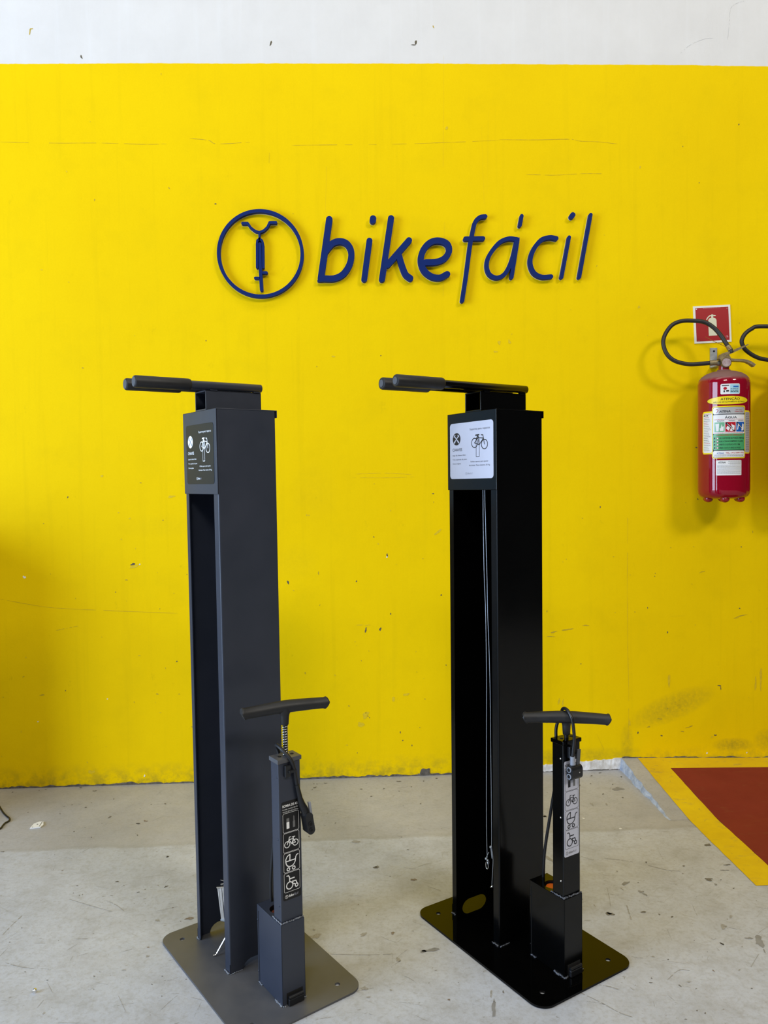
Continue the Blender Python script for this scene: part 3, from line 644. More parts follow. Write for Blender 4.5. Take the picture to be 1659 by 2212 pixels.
FLOOR_LINES = [(2.5,[(0.452,-1.31),(0.483,-1.338),(0.508,-1.365),(0.528,-1.389),(0.551,-1.405)]),(3,[(0.514,-1.295),(0.535,-1.303),(0.553,-1.314)]),(3,[(0.581,-1.308),(0.586,-1.319)]),(4,[(0.695,-0.973),(0.689,-1.004),(0.682,-1.043)]),(1.5,[(0.673,-0.878),(0.66,-0.938),(0.648,-0.982)]),(2,[(0.758,-1.089),(0.749,-1.141)]),(3,[(0.845,-1.175),(0.846,-1.19)]),(2.5,[(0.933,-1.209),(0.889,-1.256)]),(2,[(0.72,-0.712),(0.763,-0.726),(0.8,-0.742)]),(2,[(0.835,-0.764),(0.877,-0.794),(0.915,-0.805)]),(2.5,[(0.654,-0.695),(0.684,-0.722)]),(2,[(0.656,-1.341),(0.662,-1.36)]),(2,[(0.675,-1.289),(0.716,-1.256),(0.742,-1.258)]),(1.5,[(0.897,-1.0),(0.911,-1.016)]),(2.5,[(0.647,-1.225),(0.654,-1.23)]),(1.5,[(-0.105,-1.099),(-0.102,-1.134)]),(2,[(-0.061,-1.206),(-0.032,-1.242)]),(2,[(-0.152,-1.353),(-0.146,-1.368)]),(1.2,[(-0.102,-1.137),(-0.016,-1.146),(0.051,-1.147)]),(1.5,[(0.062,-1.104),(0.078,-1.085)]),(1.5,[(-0.155,-0.689),(-0.153,-0.641)]),(1.2,[(0.051,-1.147),(0.045,-1.201)]),(1.2,[(-0.01,-1.209),(-0.003,-1.198)]),(1.5,[(0.098,-0.503),(0.131,-0.472)]),(1.5,[(0.233,-0.64),(0.231,-0.68)]),(2.2,[(-0.838,-0.833),(-0.761,-0.874),(-0.695,-0.907)]),(2.2,[(-0.732,-0.847),(-0.696,-0.874),(-0.666,-0.906)]),(3,[(-0.758,-1.076),(-0.74,-1.049)]),(2.5,[(-0.735,-1.12),(-0.735,-1.102)]),(1.6,[(-0.852,-1.041),(-0.825,-1.041)]),(2.4,[(-0.891,-1.117),(-0.848,-1.136),(-0.81,-1.146)]),(3,[(-0.796,-1.146),(-0.774,-1.15)]),(2,[(-0.951,-1.009),(-0.946,-0.959),(-0.937,-0.906)]),(1.6,[(-0.941,-1.033),(-0.916,-0.988)]),(2,[(-0.916,-1.09),(-0.911,-1.054)]),(2,[(-0.759,-1.201),(-0.733,-1.238)]),(1.8,[(-0.578,-1.26),(-0.546,-1.315)]),(2.5,[(-0.682,-1.341),(-0.633,-1.345)]),(3,[(-0.622,-1.094),(-0.596,-1.082)]),(2,[(-0.747,-1.289),(-0.743,-1.263)]),(1.4,[(-0.693,-0.563),(-0.677,-0.641)]),(1.4,[(-0.955,-0.621),(-0.944,-0.67)]),(1.5,[(-0.826,-0.862),(-0.83,-0.901)]),(1.4,[(-0.582,-0.915),(-0.526,-0.893)])]
WALL_MARKS = [(0,-1.008,2.755,0.0033,0.0009,0.0016,-0.0065),(0,-0.304,2.812,0.0033,-0.0008,-0.0024,-0.0083),(0,0.243,2.821,0.0035,-0.0003,-0.0011,-0.0103),(0,0.234,2.812,0.0106,0.0001,-0.0,-0.0017),(1,0.311,2.88,0.0025,0.0009,0.0018,-0.0048),(1,-1.193,2.846,0.0025,-0.0002,-0.0012,-0.0101),(1,-1.187,2.856,0.0068,0.0001,-0.0001,-0.0017),(3,-1.277,0.813,0.0052,-0.0001,-0.0002,-0.0062),(0,-0.279,0.773,0.0035,0.0006,0.0014,-0.0089),(0,0.019,0.581,0.0036,-0.0001,-0.0002,-0.01),(0,0.075,0.583,0.0035,-0.0007,-0.0014,-0.0071),(0,0.106,0.872,0.0036,-0.0001,-0.0001,-0.0054),(1,-0.161,0.807,0.0027,-0.0001,-0.0001,-0.0054),(3,0.106,0.866,0.0036,-0.0001,-0.0001,-0.0036),(2,-0.862,0.846,0.0153,0.0038,0.0016,-0.0069),(0,-0.867,0.855,0.0087,-0.0002,-0.0001,-0.0053),(1,-0.895,0.795,0.007,-0.0001,-0.0,-0.0018),(1,-1.225,0.359,0.0087,-0.0002,-0.0001,-0.0027),(3,-0.843,0.854,0.0026,-0.0001,-0.0001,-0.0027),(1,-0.789,0.351,0.0045,-0.0028,-0.0014,-0.0023),(3,-0.979,0.337,0.0026,-0.0001,-0.0001,-0.0027),(3,-1.244,0.256,0.0026,-0.0001,-0.0001,-0.0027),(2,-1.047,0.054,0.0105,-0.0003,-0.0003,-0.009),(3,-0.846,0.033,0.0027,-0.0001,-0.0001,-0.0054),(2,0.028,0.6,0.0108,-0.0002,-0.0,-0.0018),(2,-0.003,0.601,0.0108,-0.0002,-0.0,-0.0018),(0,1.134,0.643,0.0019,-0.0,-0.0,-0.0037),(0,1.214,0.544,0.0022,-0.0006,-0.0015,-0.0053),(0,1.425,0.325,0.0094,-0.0011,-0.0002,-0.0019),(0,1.43,0.314,0.0018,0.0004,0.002,-0.0073),(1,1.355,0.782,0.0144,0.0035,0.0004,-0.0014),(1,1.302,0.162,0.0124,0.0041,0.0008,-0.0021),(1,1.274,0.145,0.0074,-0.0015,-0.0004,-0.0022),(1,1.184,0.198,0.0092,-0.0019,-0.0004,-0.0022),(1,1.137,0.167,0.007,0.0023,0.0008,-0.0021),(0,1.094,0.144,0.0028,-0.0001,-0.0,-0.0056),(0,1.19,0.13,0.0038,-0.0001,-0.0,-0.0028),(0,1.408,0.126,0.0057,-0.0002,0.0,-0.0037),(2,1.395,0.119,0.0057,-0.0002,0.0,-0.0037),(3,1.374,0.054,0.0038,-0.0001,0.0,-0.0037),(3,1.537,0.051,0.0028,-0.0001,0.0,-0.0028),(2,1.061,0.186,0.0037,-0.0001,-0.0,-0.0112),(2,0.358,2.502,0.0053,0.0,-0.0001,-0.007),(2,1.108,2.358,0.0036,0.0,-0.0,-0.0053),(2,1.102,1.822,0.0046,-0.0,-0.0,-0.0054),(0,1.341,2.299,0.0018,0.0,0.0,-0.0018),(0,1.498,2.523,0.0018,0.0,0.0,-0.0035),(0,1.276,2.438,0.0018,0.0,-0.0,-0.0018),(0,0.014,0.255,0.0018,-0.0001,-0.0,-0.0018),(0,0.022,0.242,0.0018,-0.0001,-0.0,-0.0018),(0,0.028,0.236,0.0018,-0.0001,-0.0,-0.0018),(0,0.157,0.141,0.0027,-0.0001,-0.0,-0.0028),(0,0.193,0.121,0.0022,-0.0001,-0.0,-0.0037),(0,0.148,0.174,0.0018,-0.0001,-0.0001,-0.0037),(1,-0.716,2.695,0.0014,0.0,-0.0001,-0.0034),(0,1.336,1.07,0.0028,-0.0,0.0,-0.0027),(0,1.33,1.273,0.0041,-0.0001,0.0,-0.0027),(0,1.163,0.768,0.0019,-0.0,-0.0,-0.0018),(2,-0.876,1.03,0.0035,-0.0001,-0.0001,-0.0035),(2,-0.976,1.194,0.0069,-0.0001,-0.0001,-0.0035),(2,-0.91,0.951,0.0026,-0.0,-0.0001,-0.0027),(2,-0.717,1.111,0.0157,0.0011,0.0003,-0.0044),(2,0.013,0.246,0.0126,0.0102,0.0057,-0.0072),(2,-0.005,0.209,0.0127,-0.0004,-0.0002,-0.011),(2,0.123,0.307,0.0056,0.0094,0.0047,-0.0029),(2,0.174,0.323,0.0109,-0.0003,-0.0001,-0.0073),(2,0.304,0.957,0.0134,0.0091,0.0031,-0.0045),(1,0.758,0.556,0.016,0.0039,0.0007,-0.0027),(1,0.812,0.564,0.0218,0.0033,0.0005,-0.0027),(1,0.747,0.538,0.0166,-0.0004,-0.0,-0.0015),(1,0.886,0.579,0.0148,0.0004,0.0001,-0.0022),(1,1.511,0.603,0.0258,0.0048,0.0004,-0.0018),(1,1.492,0.595,0.0111,0.0017,0.0003,-0.0015),(2,0.777,0.279,0.0036,-0.0011,-0.0039,-0.0142),(2,0.792,0.273,0.0036,-0.0011,-0.0034,-0.0124),(2,1.22,0.351,0.0037,-0.0001,-0.0,-0.0297),(2,1.593,0.35,0.0047,-0.0001,0.0002,-0.0411),(2,1.572,0.332,0.0038,-0.0001,0.0001,-0.0336),(2,-0.089,1.639,0.0071,-0.0001,-0.0001,-0.0035),(2,0.552,1.688,0.0054,-0.0,-0.0001,-0.0089),(2,0.592,1.691,0.0054,-0.0,-0.0001,-0.0089),(2,0.537,1.653,0.0072,-0.0001,-0.0,-0.0036)]
WALL_LINES = [(0.00122,1,[(-1.315,2.442),(-1.112,2.439),(-0.942,2.44),(-0.788,2.436),(-0.701,2.438)]),(0.00163,1,[(-0.615,2.459),(-0.546,2.452),(-0.512,2.439),(-0.39,2.446)]),(0.00102,1,[(-0.233,2.435),(-0.111,2.437),(0.118,2.44),(0.348,2.448),(0.562,2.458)]),(0.00142,1,[(0.562,2.46),(0.706,2.46),(0.832,2.463),(0.875,2.456),(0.94,2.454),(1.02,2.446)]),(0.00122,1,[(0.66,2.329),(0.777,2.327),(0.885,2.333),(0.958,2.333)]),(0.00122,4,[(1.453,2.844),(1.459,2.907),(1.464,2.96),(1.486,2.981),(1.522,2.992)]),(0.00102,4,[(1.267,2.791),(1.304,2.822),(1.358,2.845),(1.395,2.85)]),(0.00122,1,[(-1.371,0.732),(-1.268,0.71),(-1.164,0.693),(-0.956,0.678),(-0.702,0.662)]),(0.00163,1,[(-1.167,0.606),(-1.115,0.616),(-1.08,0.622)]),(0.00163,2,[(1.056,1.035),(1.053,0.761),(1.054,0.485),(1.057,0.3),(1.055,0.058)]),(0.00163,1,[(0.928,0.145),(0.958,0.079)]),(0.00122,1,[(1.222,0.608),(1.286,0.608)]),(0.00163,2,[(-0.008,1.188),(0.1,1.19),(0.207,1.183)]),(0.00122,2,[(-0.026,1.175),(0.099,1.172),(0.216,1.174)]),(0.00163,1,[(-0.318,2.407),(-0.32,2.369)]),(0.00163,2,[(-0.103,2.356),(-0.11,2.182)]),(0.00203,2,[(0.349,2.774),(0.342,2.357)]),(0.00203,2,[(0.345,2.148),(0.336,1.866)]),(0.00163,2,[(0.519,2.567),(0.51,2.253)]),(0.00102,2,[(0.491,2.515),(0.499,2.218)])]
CABLE_1 = [(0.03, 0.0882, 1.1212), (0.03, 0.0881, 1.0413), (0.03, 0.0857, 0.9119), (0.03, 0.0812, 0.8179), (0.03, 0.079, 0.6644), (0.03, 0.0808, 0.4855), (0.03, 0.0828, 0.2692), (0.03, 0.0809, 0.1833)]
CABLE_2 = [(0.03, 0.081, 1.1213), (0.03, 0.079, 1.0417), (0.03, 0.0749, 0.9129), (0.03, 0.0731, 0.819), (0.03, 0.0665, 0.6669), (0.03, 0.0645, 0.49), (0.03, 0.0629, 0.2765), (0.03, 0.0635, 0.219)]

# ================================================================== large structure
mb = MB(); mb.box(-1.95, 4.5, 0.0, 0.2, -0.05, 5.6, M['wall'])
wall = mb.build('wall_back', kind='structure')
mb = MB(); mb.box(-6.0, 4.5, -6.5, 4.0, -0.12, 0.0, M['concrete'])
floor = mb.build('floor', kind='structure')

# raised slab at the right: highest at the wall, runs out to nothing half a metre in front of it
def slab_h(x, y):
    h0 = 0.0455 - 0.017 * min(1.0, max(0.0, (x - 1.03) / 0.6))
    return max(0.0, h0 * (1 + y / 0.47))
rnd = random.Random(3)
mb = MB()
ys = [0.0 - 0.47 * i / 16 for i in range(17)]
lefts = [1.028 + rnd.uniform(-0.004, 0.004) for _ in ys]
vs = []; fs = []
xs_ = [None, 1.06, 1.1, 1.2, 1.3, 1.4, 1.5, 1.63, 2.0, 4.3]
for i, y in enumerate(ys):
    for k in xs_:
        x = lefts[i] if k is None else k
        vs.append((x, y, max(slab_h(x, y), 0.0004)))
n = len(xs_)
for i in range(16):
    for k in range(n - 1):
        a = i * n + k
        fs.append((a, a + n, a + n + 1, a + 1))
mb.add(vs, fs, M['concrete'])
mb.build('raised_slab', floor)
mb = MB(); vs = []; fs = []
for i, y in enumerate(ys):
    h = max(slab_h(lefts[i], y), 0.0004)
    vs += [(lefts[i] - 0.006 - rnd.uniform(0, 0.003), y, -0.001), (lefts[i] - 0.004 + rnd.uniform(-0.002, 0.002), y, h * 0.55), (lefts[i] + 0.001, y, h + 0.0004)]
for i in range(16):
    for k in range(2):
        fs.append((3 * i + k, 3 * i + k + 3, 3 * i + k + 4, 3 * i + k + 1))
mb.add(vs, fs, M['kerb'])
mb.build('slab_edge', floor)

def floor_sheet(name, x0, x1, y0, y1, m, lift, nx=8, ny=14, wob=0.0):
    q = MB(); vs = []; fs = []
    for j in range(ny + 1):
        for i in range(nx + 1):
            x = x0 + (x1 - x0) * i / nx; y = y0 + (y1 - y0) * j / ny
            xx = x + (rnd.uniform(-wob, wob) if i in (0, nx) else 0); yy = y + (rnd.uniform(-wob, wob) if j == 0 else 0)
            vs.append((xx, yy, slab_h(x, y) + lift))
    for j in range(ny):
        for i in range(nx):
            a = j * (nx + 1) + i
            fs.append((a, a + 1, a + nx + 2, a + nx + 1))
    q.add(vs, fs, m)
    return q.build(name, floor)
floor_sheet('yellow_stripe', 1.091, 1.187, -0.903, 0.0, M['yellow_floor'], 0.0012, 2, 24, 0.0012)
floor_sheet('yellow_stripe', 1.187, 2.3, -0.093, 0.0, M['yellow_floor'], 0.0012, 12, 3)
floor_sheet('yellow_stripe', 1.187, 2.3, -0.903, -0.80, M['yellow_floor'], 0.0012, 12, 3)
floor_sheet('yellow_stripe', 2.2, 2.3, -0.80, -0.093, M['yellow_floor'], 0.0012, 2, 20)
floor_sheet('red_field', 1.187, 2.2, -0.80, -0.093, M['red_floor'], 0.0014, 14, 20)

# bare plaster strip showing at the foot of the wall, and the ragged dark gap beside it
def ragged(name, x0, x1, top, base, thick, m, step, amp, kind=None, parent=None, seed=1):
    q = MB(); r_ = random.Random(seed); vs = []; fs = []
    n = int((x1 - x0) / step)
    for i in range(n + 1):
        x = x0 + (x1 - x0) * i / n
        b = base(x); t = max(top(x) + r_.uniform(-amp, amp), b + 0.0008)
        vs += [(x, -thick, b), (x, -thick * r_.uniform(0.5, 1.1), t), (x, 0.0, t + 0.0006)]
    for i in range(n):
        for k in range(2):
            fs.append((3 * i + k, 3 * i + k + 3, 3 * i + k + 4, 3 * i + k + 1))
    q.add(vs, fs, m)
    return q.build(name, parent, kind)
def plaster_top(x):
    if x > 1.034: return 0.0455 * max(0.15, 1 - (x - 1.034) / 0.10) if x < 1.06 else 0.046
    return 0.0275 + (x - 0.712) * 0.056 if x > 0.712 else 0.0275
ragged('trim_1', 0.45, 1.03, plaster_top, lambda x: 0.0, 0.005, M['plaster'], 0.008, 0.0022, 'structure', None, 4)
ragged('bare_patch', 0.215, 0.262, lambda x: 0.026 if x > 0.222 else 0.008, lambda x: 0.0, 0.0025, M['grime'], 0.006, 0.002, 'stuff', wall, 9)
gapf = lambda x: 0.0035 + 0.0045 * max(0.0, math.sin(x * 9.0) * math.sin(x * 23.0 + 1.0)) + 0.003 * max(0, math.sin(x * 61))
ragged('foot_gap', -1.95, 0.45, gapf, lambda x: 0.0, 0.003, M['grime'], 0.012, 0.0025, 'stuff', wall, 5)
ragged('foot_gap', 0.45, 1.03, lambda x: 0.003, lambda x: 0.0, 0.0065, M['grime'], 0.012, 0.0015, 'stuff', wall, 6)
ragged('foot_gap', 1.03, 3.0, lambda x: slab_h(x, 0) + 0.003 + 0.002 * math.sin(x * 31), lambda x: slab_h(x, 0), 0.003, M['grime'], 0.012, 0.002, 'stuff', wall, 7)

# stains, scratches and chips: thin films with their own irregular outlines
def marks(items, lines, mats, place, name, parent, seed, lmat):
    r_ = random.Random(seed); q = MB()
    for t, cx, cy, ax, ay, bx, by in items:
        n = 15; vs = []
        ph = r_.uniform(0, 6)
        for k in range(n):
            a = 2 * math.pi * k / n
            j = 0.92 + 0.2 * math.sin(2 * a + ph) + 0.13 * math.sin(3 * a + 2 * ph) + r_.uniform(-0.26, 0.26)
            vs.append(place(cx + (ax * math.cos(a) + bx * math.sin(a)) * j, cy + (ay * math.cos(a) + by * math.sin(a)) * j))
        nrm = (Vector(vs[1]) - Vector(vs[0])).cross(Vector(vs[3]) - Vector(vs[0]))
        q.add(vs, [tuple(range(n))], mats[t])
    for wd, t, pts in lines:
        P = catmull([(a, b, 0) for a, b in pts], 8)
        vs = []; fs = []
        for i, p in enumerate(P):
            d = (P[min(i + 1, len(P) - 1)] - P[max(i - 1, 0)]).normalized()
            h = wd * 0.5 * r_.uniform(0.35, 1.2) * (0.35 if i in (0, len(P) - 1) else 1)
            vs += [place(p.x - d.y * h, p.y + d.x * h), place(p.x + d.y * h, p.y - d.x * h)]
        for i in range(len(P) - 1):
            if r_.random() < 0.12: continue
            fs.append((2 * i, 2 * i + 1, 2 * i + 3, 2 * i + 2))
        q.add(vs, fs, mats[t])
    return q.build(name, parent, 'stuff')
lines = [(wd_ * 0.0011, 2, pts) for wd_, pts in FLOOR_LINES]
extra = []; r2 = random.Random(17)
def in_plate(x, y): return False
for _ in range(420):
    x = r2.uniform(-1.5, 1.3); y = r2.uniform(-2.1, -0.03)
    if x > 0.99 and y > -0.95: continue
    a = r2.choice((0.3, 2.6, 0.0, 1.1)) + r2.uniform(-0.35, 0.35); l = r2.uniform(0.006, 0.06)
    lines.append((r2.uniform(0.0005, 0.0012), 2, [(x, y), (x + math.cos(a) * l * 0.5, y + math.sin(a) * l * 0.5 + r2.uniform(-0.003, 0.003)), (x + math.cos(a) * l, y + math.sin(a) * l)]))
for _ in range(330):
    x = r2.uniform(-1.5, 1.3); y = r2.uniform(-2.1, -0.02)
    if x > 0.99 and y > -0.95: continue
    s = r2.choice((0.0009, 0.0012, 0.0016, 0.0024)); a = r2.uniform(0, 3.14)
    extra.append((r2.choice((0, 0, 2, 2, 4)), x, y, s * math.cos(a) * 1.6, s * math.sin(a) * 1.6, -s * math.sin(a), s * math.cos(a)))
marks(FLOOR_MARKS + extra, lines, FLOOR_T, lambda x, y: (x, y, 0.0005), 'floor_stains', floor, 21, 2)
wx = []
for _ in range(150):
    x = r2.uniform(-1.4, 1.7); z = r2.uniform(0.05, 2.6) ** 1.0 * (1 if r2.random() < 0.35 else 0.45)
    s = r2.choice((0.0012, 0.0016, 0.0022)); a = r2.uniform(0, 3.14)
    wx.append((r2.choice((1, 1, 2, 2, 0)), x, z, s * 1.8 * math.cos(a), s * 1.8 * math.sin(a), -s * math.sin(a), s * math.cos(a)))
marks(WALL_MARKS + wx, WALL_LINES, WALL_T, lambda x, z: (x, -0.0006, z), 'paint_chips', wall, 22, 1)

# ================================================================== raised blue lettering on the wall
SIGN_Y = 0.022
def sign_map(x, z, d): return (x, -d, z)
def raised(strokes, names, parent, loops=None):
    loops = loops or stroke_outline(strokes, 0.0011)
    q = MB(); q.prism(loops, 0.0045, SIGN_Y, M['blue'], sign_map); q.build(names[0], parent)
    q = MB(); q.prism(loops, 0.0, 0.0045, M['backing'], sign_map); q.build(names[1], parent)
GRP = 'raised blue letters of the wall sign'
for key, lab in (('b', 'bold dark blue raised letter b, right beside the ring emblem on the yellow wall'),
                 ('i', 'bold dark blue raised letter i with round dot, between letters b and k'),
                 ('k', 'bold dark blue raised letter k on the yellow wall'),
                 ('e', 'bold dark blue raised letter e on the yellow wall'),
                 ('f', 'thin dark blue raised letter f with the long tail hanging below the line'),
                 ('a', 'thin dark blue raised letter a under its separate accent stroke'),
                 ('c', 'thin dark blue raised letter c on the yellow wall'),
                 ('i2', 'thin dark blue raised letter i with round dot, between letters c and l'),
                 ('l', 'thin tall dark blue raised letter l, last of the word on the wall')):
    st = SIGN[key]
    cx = sum(p[0] for s in st for p in s[0]) / sum(len(s[0]) for s in st)
    cz = min(p[1] for s in st for p in s[0])
    t = thing('sign_letter', lab, 'letter', (0, 0, 0), 0, GRP)
    raised(st, ('letter_stroke', 'backing'), t)
    if key in ('i', 'i2'):
        raised(SIGN[key + '_dot'], ('dot', 'backing'), t)
    if key == 'a':
        raised(SIGN['accent'], ('accent', 'backing'), t)
t = thing('sign_ring', 'large thin dark blue raised ring around the bicycle emblem on the wall', 'ring')
ro = [(x, z) for x, z in SIGN['ring'][0][0][:-1]]
cx = sum(p[0] for p in ro) / len(ro); cz = sum(p[1] for p in ro) / len(ro)
hw = SIGN['ring'][0][1]
rxr = (max(p[0] for p in ro) - min(p[0] for p in ro)) / 2; rzr = (max(p[1] for p in ro) - min(p[1] for p in ro)) / 2
raised(None, ('ring', 'backing'), t, [circle(cx, cz, rxr + hw, 96, rzr + hw), circle(cx, cz, rxr - hw, 96, rzr - hw)])
t = thing('bicycle_emblem', 'dark blue raised front view bicycle emblem inside the ring on the wall', 'emblem')
for key, nm in (('handlebar', 'handlebar'), ('fork', 'fork'), ('wheel', 'wheel'), ('pedal', 'pedal'), ('pedal2', 'pedal')):
    raised(SIGN[key], (nm, 'backing'), t)

# ================================================================== printed icons (unit square, x right, y up)
def icon(pr, kind, x0, y0, sx, sy, m, wd):
    P = lambda x, y: (x0 + x * sx, y0 + y * sy)
    S = lambda pts, closed=False, k=1.0: pr.stroke([P(*p) for p in pts], wd * k, m, closed)
    C = lambda cx, cy, r, n=18, k=1.0, a0=0, a1=360: S([(cx + r * math.cos(R(a0 + (a1 - a0) * i / n)), cy + r * math.sin(R(a0 + (a1 - a0) * i / n)) * sx / sy) for i in range(n + (0 if a1 - a0 == 360 else 1))], a1 - a0 == 360, k)
    if kind == 'bicycle':
        C(0.24, 0.40, 0.17); C(0.76, 0.40, 0.17)
        S([(0.24, 0.40), (0.36, 0.66), (0.38, 0.76), (0.47, 0.76)])
        S([(0.36, 0.63), (0.62, 0.63), (0.53, 0.38), (0.37, 0.60)])
        S([(0.53, 0.38), (0.76, 0.40), (0.62, 0.63)])
        S([(0.64, 0.68), (0.53, 0.38)]); S([(0.57, 0.72), (0.72, 0.72)], k=1.3)
        S([(0.24, 0.40), (0.27, 0.48)])
    elif kind == 'stroller':
        S([(0.12, 0.57), (0.74, 0.57), (0.72, 0.46), (0.64, 0.34), (0.52, 0.27), (0.38, 0.26), (0.25, 0.31), (0.16, 0.41), (0.12, 0.57), (0.13, 0.69), (0.2, 0.8), (0.30, 0.87), (0.40, 0.89), (0.38, 0.57)])
        S([(0.74, 0.57), (0.77, 0.70), (0.82, 0.77), (0.91, 0.79)])
        C(0.28, 0.14, 0.085, 14); C(0.62, 0.14, 0.085, 14)
    elif kind == 'wheelchair':
        C(0.34, 0.32, 0.20)
        C(0.78, 0.23, 0.09, 14)
        S([(0.17, 0.85), (0.28, 0.85), (0.34, 0.74), (0.35, 0.53)])
        S([(0.36, 0.66), (0.64, 0.66)], k=1.1)
        S([(0.54, 0.48), (0.74, 0.48), (0.80, 0.33)])
        S([(0.54, 0.34), (0.64, 0.34), (0.70, 0.28)])
        S([(0.54, 0.50), (0.54, 0.26)])
def logo(pr, x0, y0, h, m, mf):
    """small printed copy of the ring and word"""
    r_ = h * 0.62
    pr.stroke(circle(x0 + r_, y0 + h * 0.4, r_, 18), h * 0.12, m, True, cap=False)
    pr.stroke([(x0 + r_ * 0.5, y0 + h * 0.8), (x0 + r_, y0 + h * 0.58), (x0 + r_ * 1.5, y0 + h * 0.8)], h * 0.1, m)
    pr.stroke([(x0 + r_, y0 + h * 0.58), (x0 + r_, y0)], h * 0.16, m)
    pr.text('bike', x0 + 2.6 * r_, x0 + 2.6 * r_ + 2.1 * h, y0, h, m, 0.02, 0.2)
    pr.text('fácil', x0 + 2.7 * r_ + 2.15 * h, x0 + 2.7 * r_ + 4.1 * h, y0, h, mf, -0.004, 0.25)

def instruction_sticker(parent, fmap, wd, ht, base, ink, faint, inv, corner, label):
    """the notice on the head of a stand; x from 0 to wd, y from 0 to ht"""
    q = MB()
    q.prism([rrect(0, wd, 0, ht, corner)], 0.0, 0.0004, base, fmap)
    pr = Print(q, fmap)
    X = lambda s: s * wd
    Y = lambda t_: (1 - t_) * ht
    pr.poly(circle(X(0.162), Y(0.284), 0.093 * wd, 28), ink)
    pr.d = 0.0009
    tool = faint if inv else M['silver_vinyl']
    c0 = (X(0.162), Y(0.284)); k = 0.052 * wd
    for s in (1, -1):
        a = (c0[0] - s * k, c0[1] - k); b = (c0[0] + s * k, c0[1] + k)
        pr.stroke([a, b], wd * 0.014, tool)
        pr.stroke([(b[0] - s * 0.022 * wd, b[1] + 0.006 * wd), b, (b[0] + s * 0.006 * wd, b[1] - 0.022 * wd)], wd * 0.012, tool)
        pr.stroke([a, (a[0] + s * 0.02 * wd, a[1] + 0.02 * wd)], wd * 0.026, tool)
    pr.d = 0.0006
    pr.text('CHAVES', X(0.064), X(0.29), Y(0.502), 0.054 * ht, ink, 0.006)
    pr.text('Jogo de chaves Allen', X(0.064), X(0.375), Y(0.588), 0.025 * ht, ink)
    pr.text('Três espátulas de pneu', X(0.064), X(0.40), Y(0.663), 0.025 * ht, ink)
    pr.text('Chave inglesa', X(0.064), X(0.265), Y(0.738), 0.025 * ht, ink)
    pr.text('Suporte para reparos', X(0.475), X(0.925), Y(0.148), 0.037 * ht, ink)
    # bicycle hung on the post
    sw = 0.013 * wd
    def S(pts, closed=False, k_=1.0): pr.stroke([(X(a), Y(b)) for a, b in pts], sw * k_, ink, closed)
    for cx, cy in ((0.585, 0.377), (0.807, 0.410)):
        pr.stroke(circle(X(cx), Y(cy), 0.068 * wd, 26), sw, ink, True, cap=False)
    S([(0.62, 0.30), (0.62, 0.62), (0.69, 0.62), (0.69, 0.30)], False, 0.6)
    S([(0.585, 0.377), (0.66, 0.29), (0.785, 0.305), (0.69, 0.415), (0.585, 0.377)])
    S([(0.655, 0.25), (0.69, 0.415)]); S([(0.61, 0.245), (0.685, 0.24)], k_=1.5)
    S([(0.807, 0.41), (0.775, 0.25), (0.735, 0.245)])
    S([(0.63, 0.30), (0.655, 0.25), (0.68, 0.29)], k_=1.2)
    pr.text('Utilize apenas para apoiar', X(0.49), X(0.89), Y(0.713), 0.026 * ht, ink)
    pr.text('bicicletas. Peso máximo 20 Kg', X(0.455), X(0.925), Y(0.778), 0.026 * ht, ink)
    logo(pr, X(0.37), Y(0.922), 0.034 * ht, faint if not inv else ink, faint)
    return q.build('sticker', parent, label=label)

def pump_sticker(parent, fmap, wd, ht, base, ink, faint, label):
    q = MB()
    q.prism([rrect(0, wd, 0, ht, 0.004)], 0.0, 0.0004, base, fmap)
    pr = Print(q, fmap)
    Y = lambda t_: (1 - t_) * ht
    pr.text('BOMBA DE AR', 0.05 * wd, 0.90 * wd, Y(0.055), 0.026 * ht, ink, 0.011)
    pr.text('Pressão máxima 160 PSI', 0.05 * wd, 0.90 * wd, Y(0.083), 0.0125 * ht, ink)
    pr.text('Válvulas Schrader e Presta', 0.05 * wd, 0.93 * wd, Y(0.107), 0.0125 * ht, ink)
    x0, x1 = 0.06 * wd, 0.94 * wd
    for k, (a, b) in enumerate(((0.118, 0.312), (0.320, 0.514), (0.522, 0.716), (0.724, 0.918))):
        pr.stroke(rrect(x0, x1, Y(b), Y(a), 0.0035, 5), 0.0007, ink if k >= 0 else faint, True, cap=False)
        bx, by, sx, sy = x0, Y(b), x1 - x0, Y(a) - Y(b)
        if k == 0:
            pr.rect(bx + 0.22 * sx, bx + 0.40 * sx, by + 0.18 * sy, by + 0.52 * sy, ink)
            pr.rect(bx + 0.22 * sx, bx + 0.40 * sx, by + 0.52 * sy, by + 0.72 * sy, M['grey_ink'])
            pr.rect(bx + 0.62 * sx, bx + 0.76 * sx, by + 0.18 * sy, by + 0.50 * sy, M['grey_ink'] if ink is M['white_ink'] else faint)
            pr.poly([(bx + 0.65 * sx, by + 0.50 * sy), (bx + 0.73 * sx, by + 0.50 * sy), (bx + 0.72 * sx, by + 0.74 * sy), (bx + 0.69 * sx, by + 0.80 * sy), (bx + 0.66 * sx, by + 0.74 * sy)], M['grey_ink'] if ink is M['white_ink'] else faint)
        else:
            icon(pr, ('bicycle', 'stroller', 'wheelchair')[k - 1], bx, by, sx, sy, ink, 0.0017 if k == 1 else 0.0023)
    logo(pr, 0.10 * wd, Y(0.972), 0.026 * ht, ink if ink is M['white_ink'] else faint, faint)
    return q.build('sticker', parent, label=label)

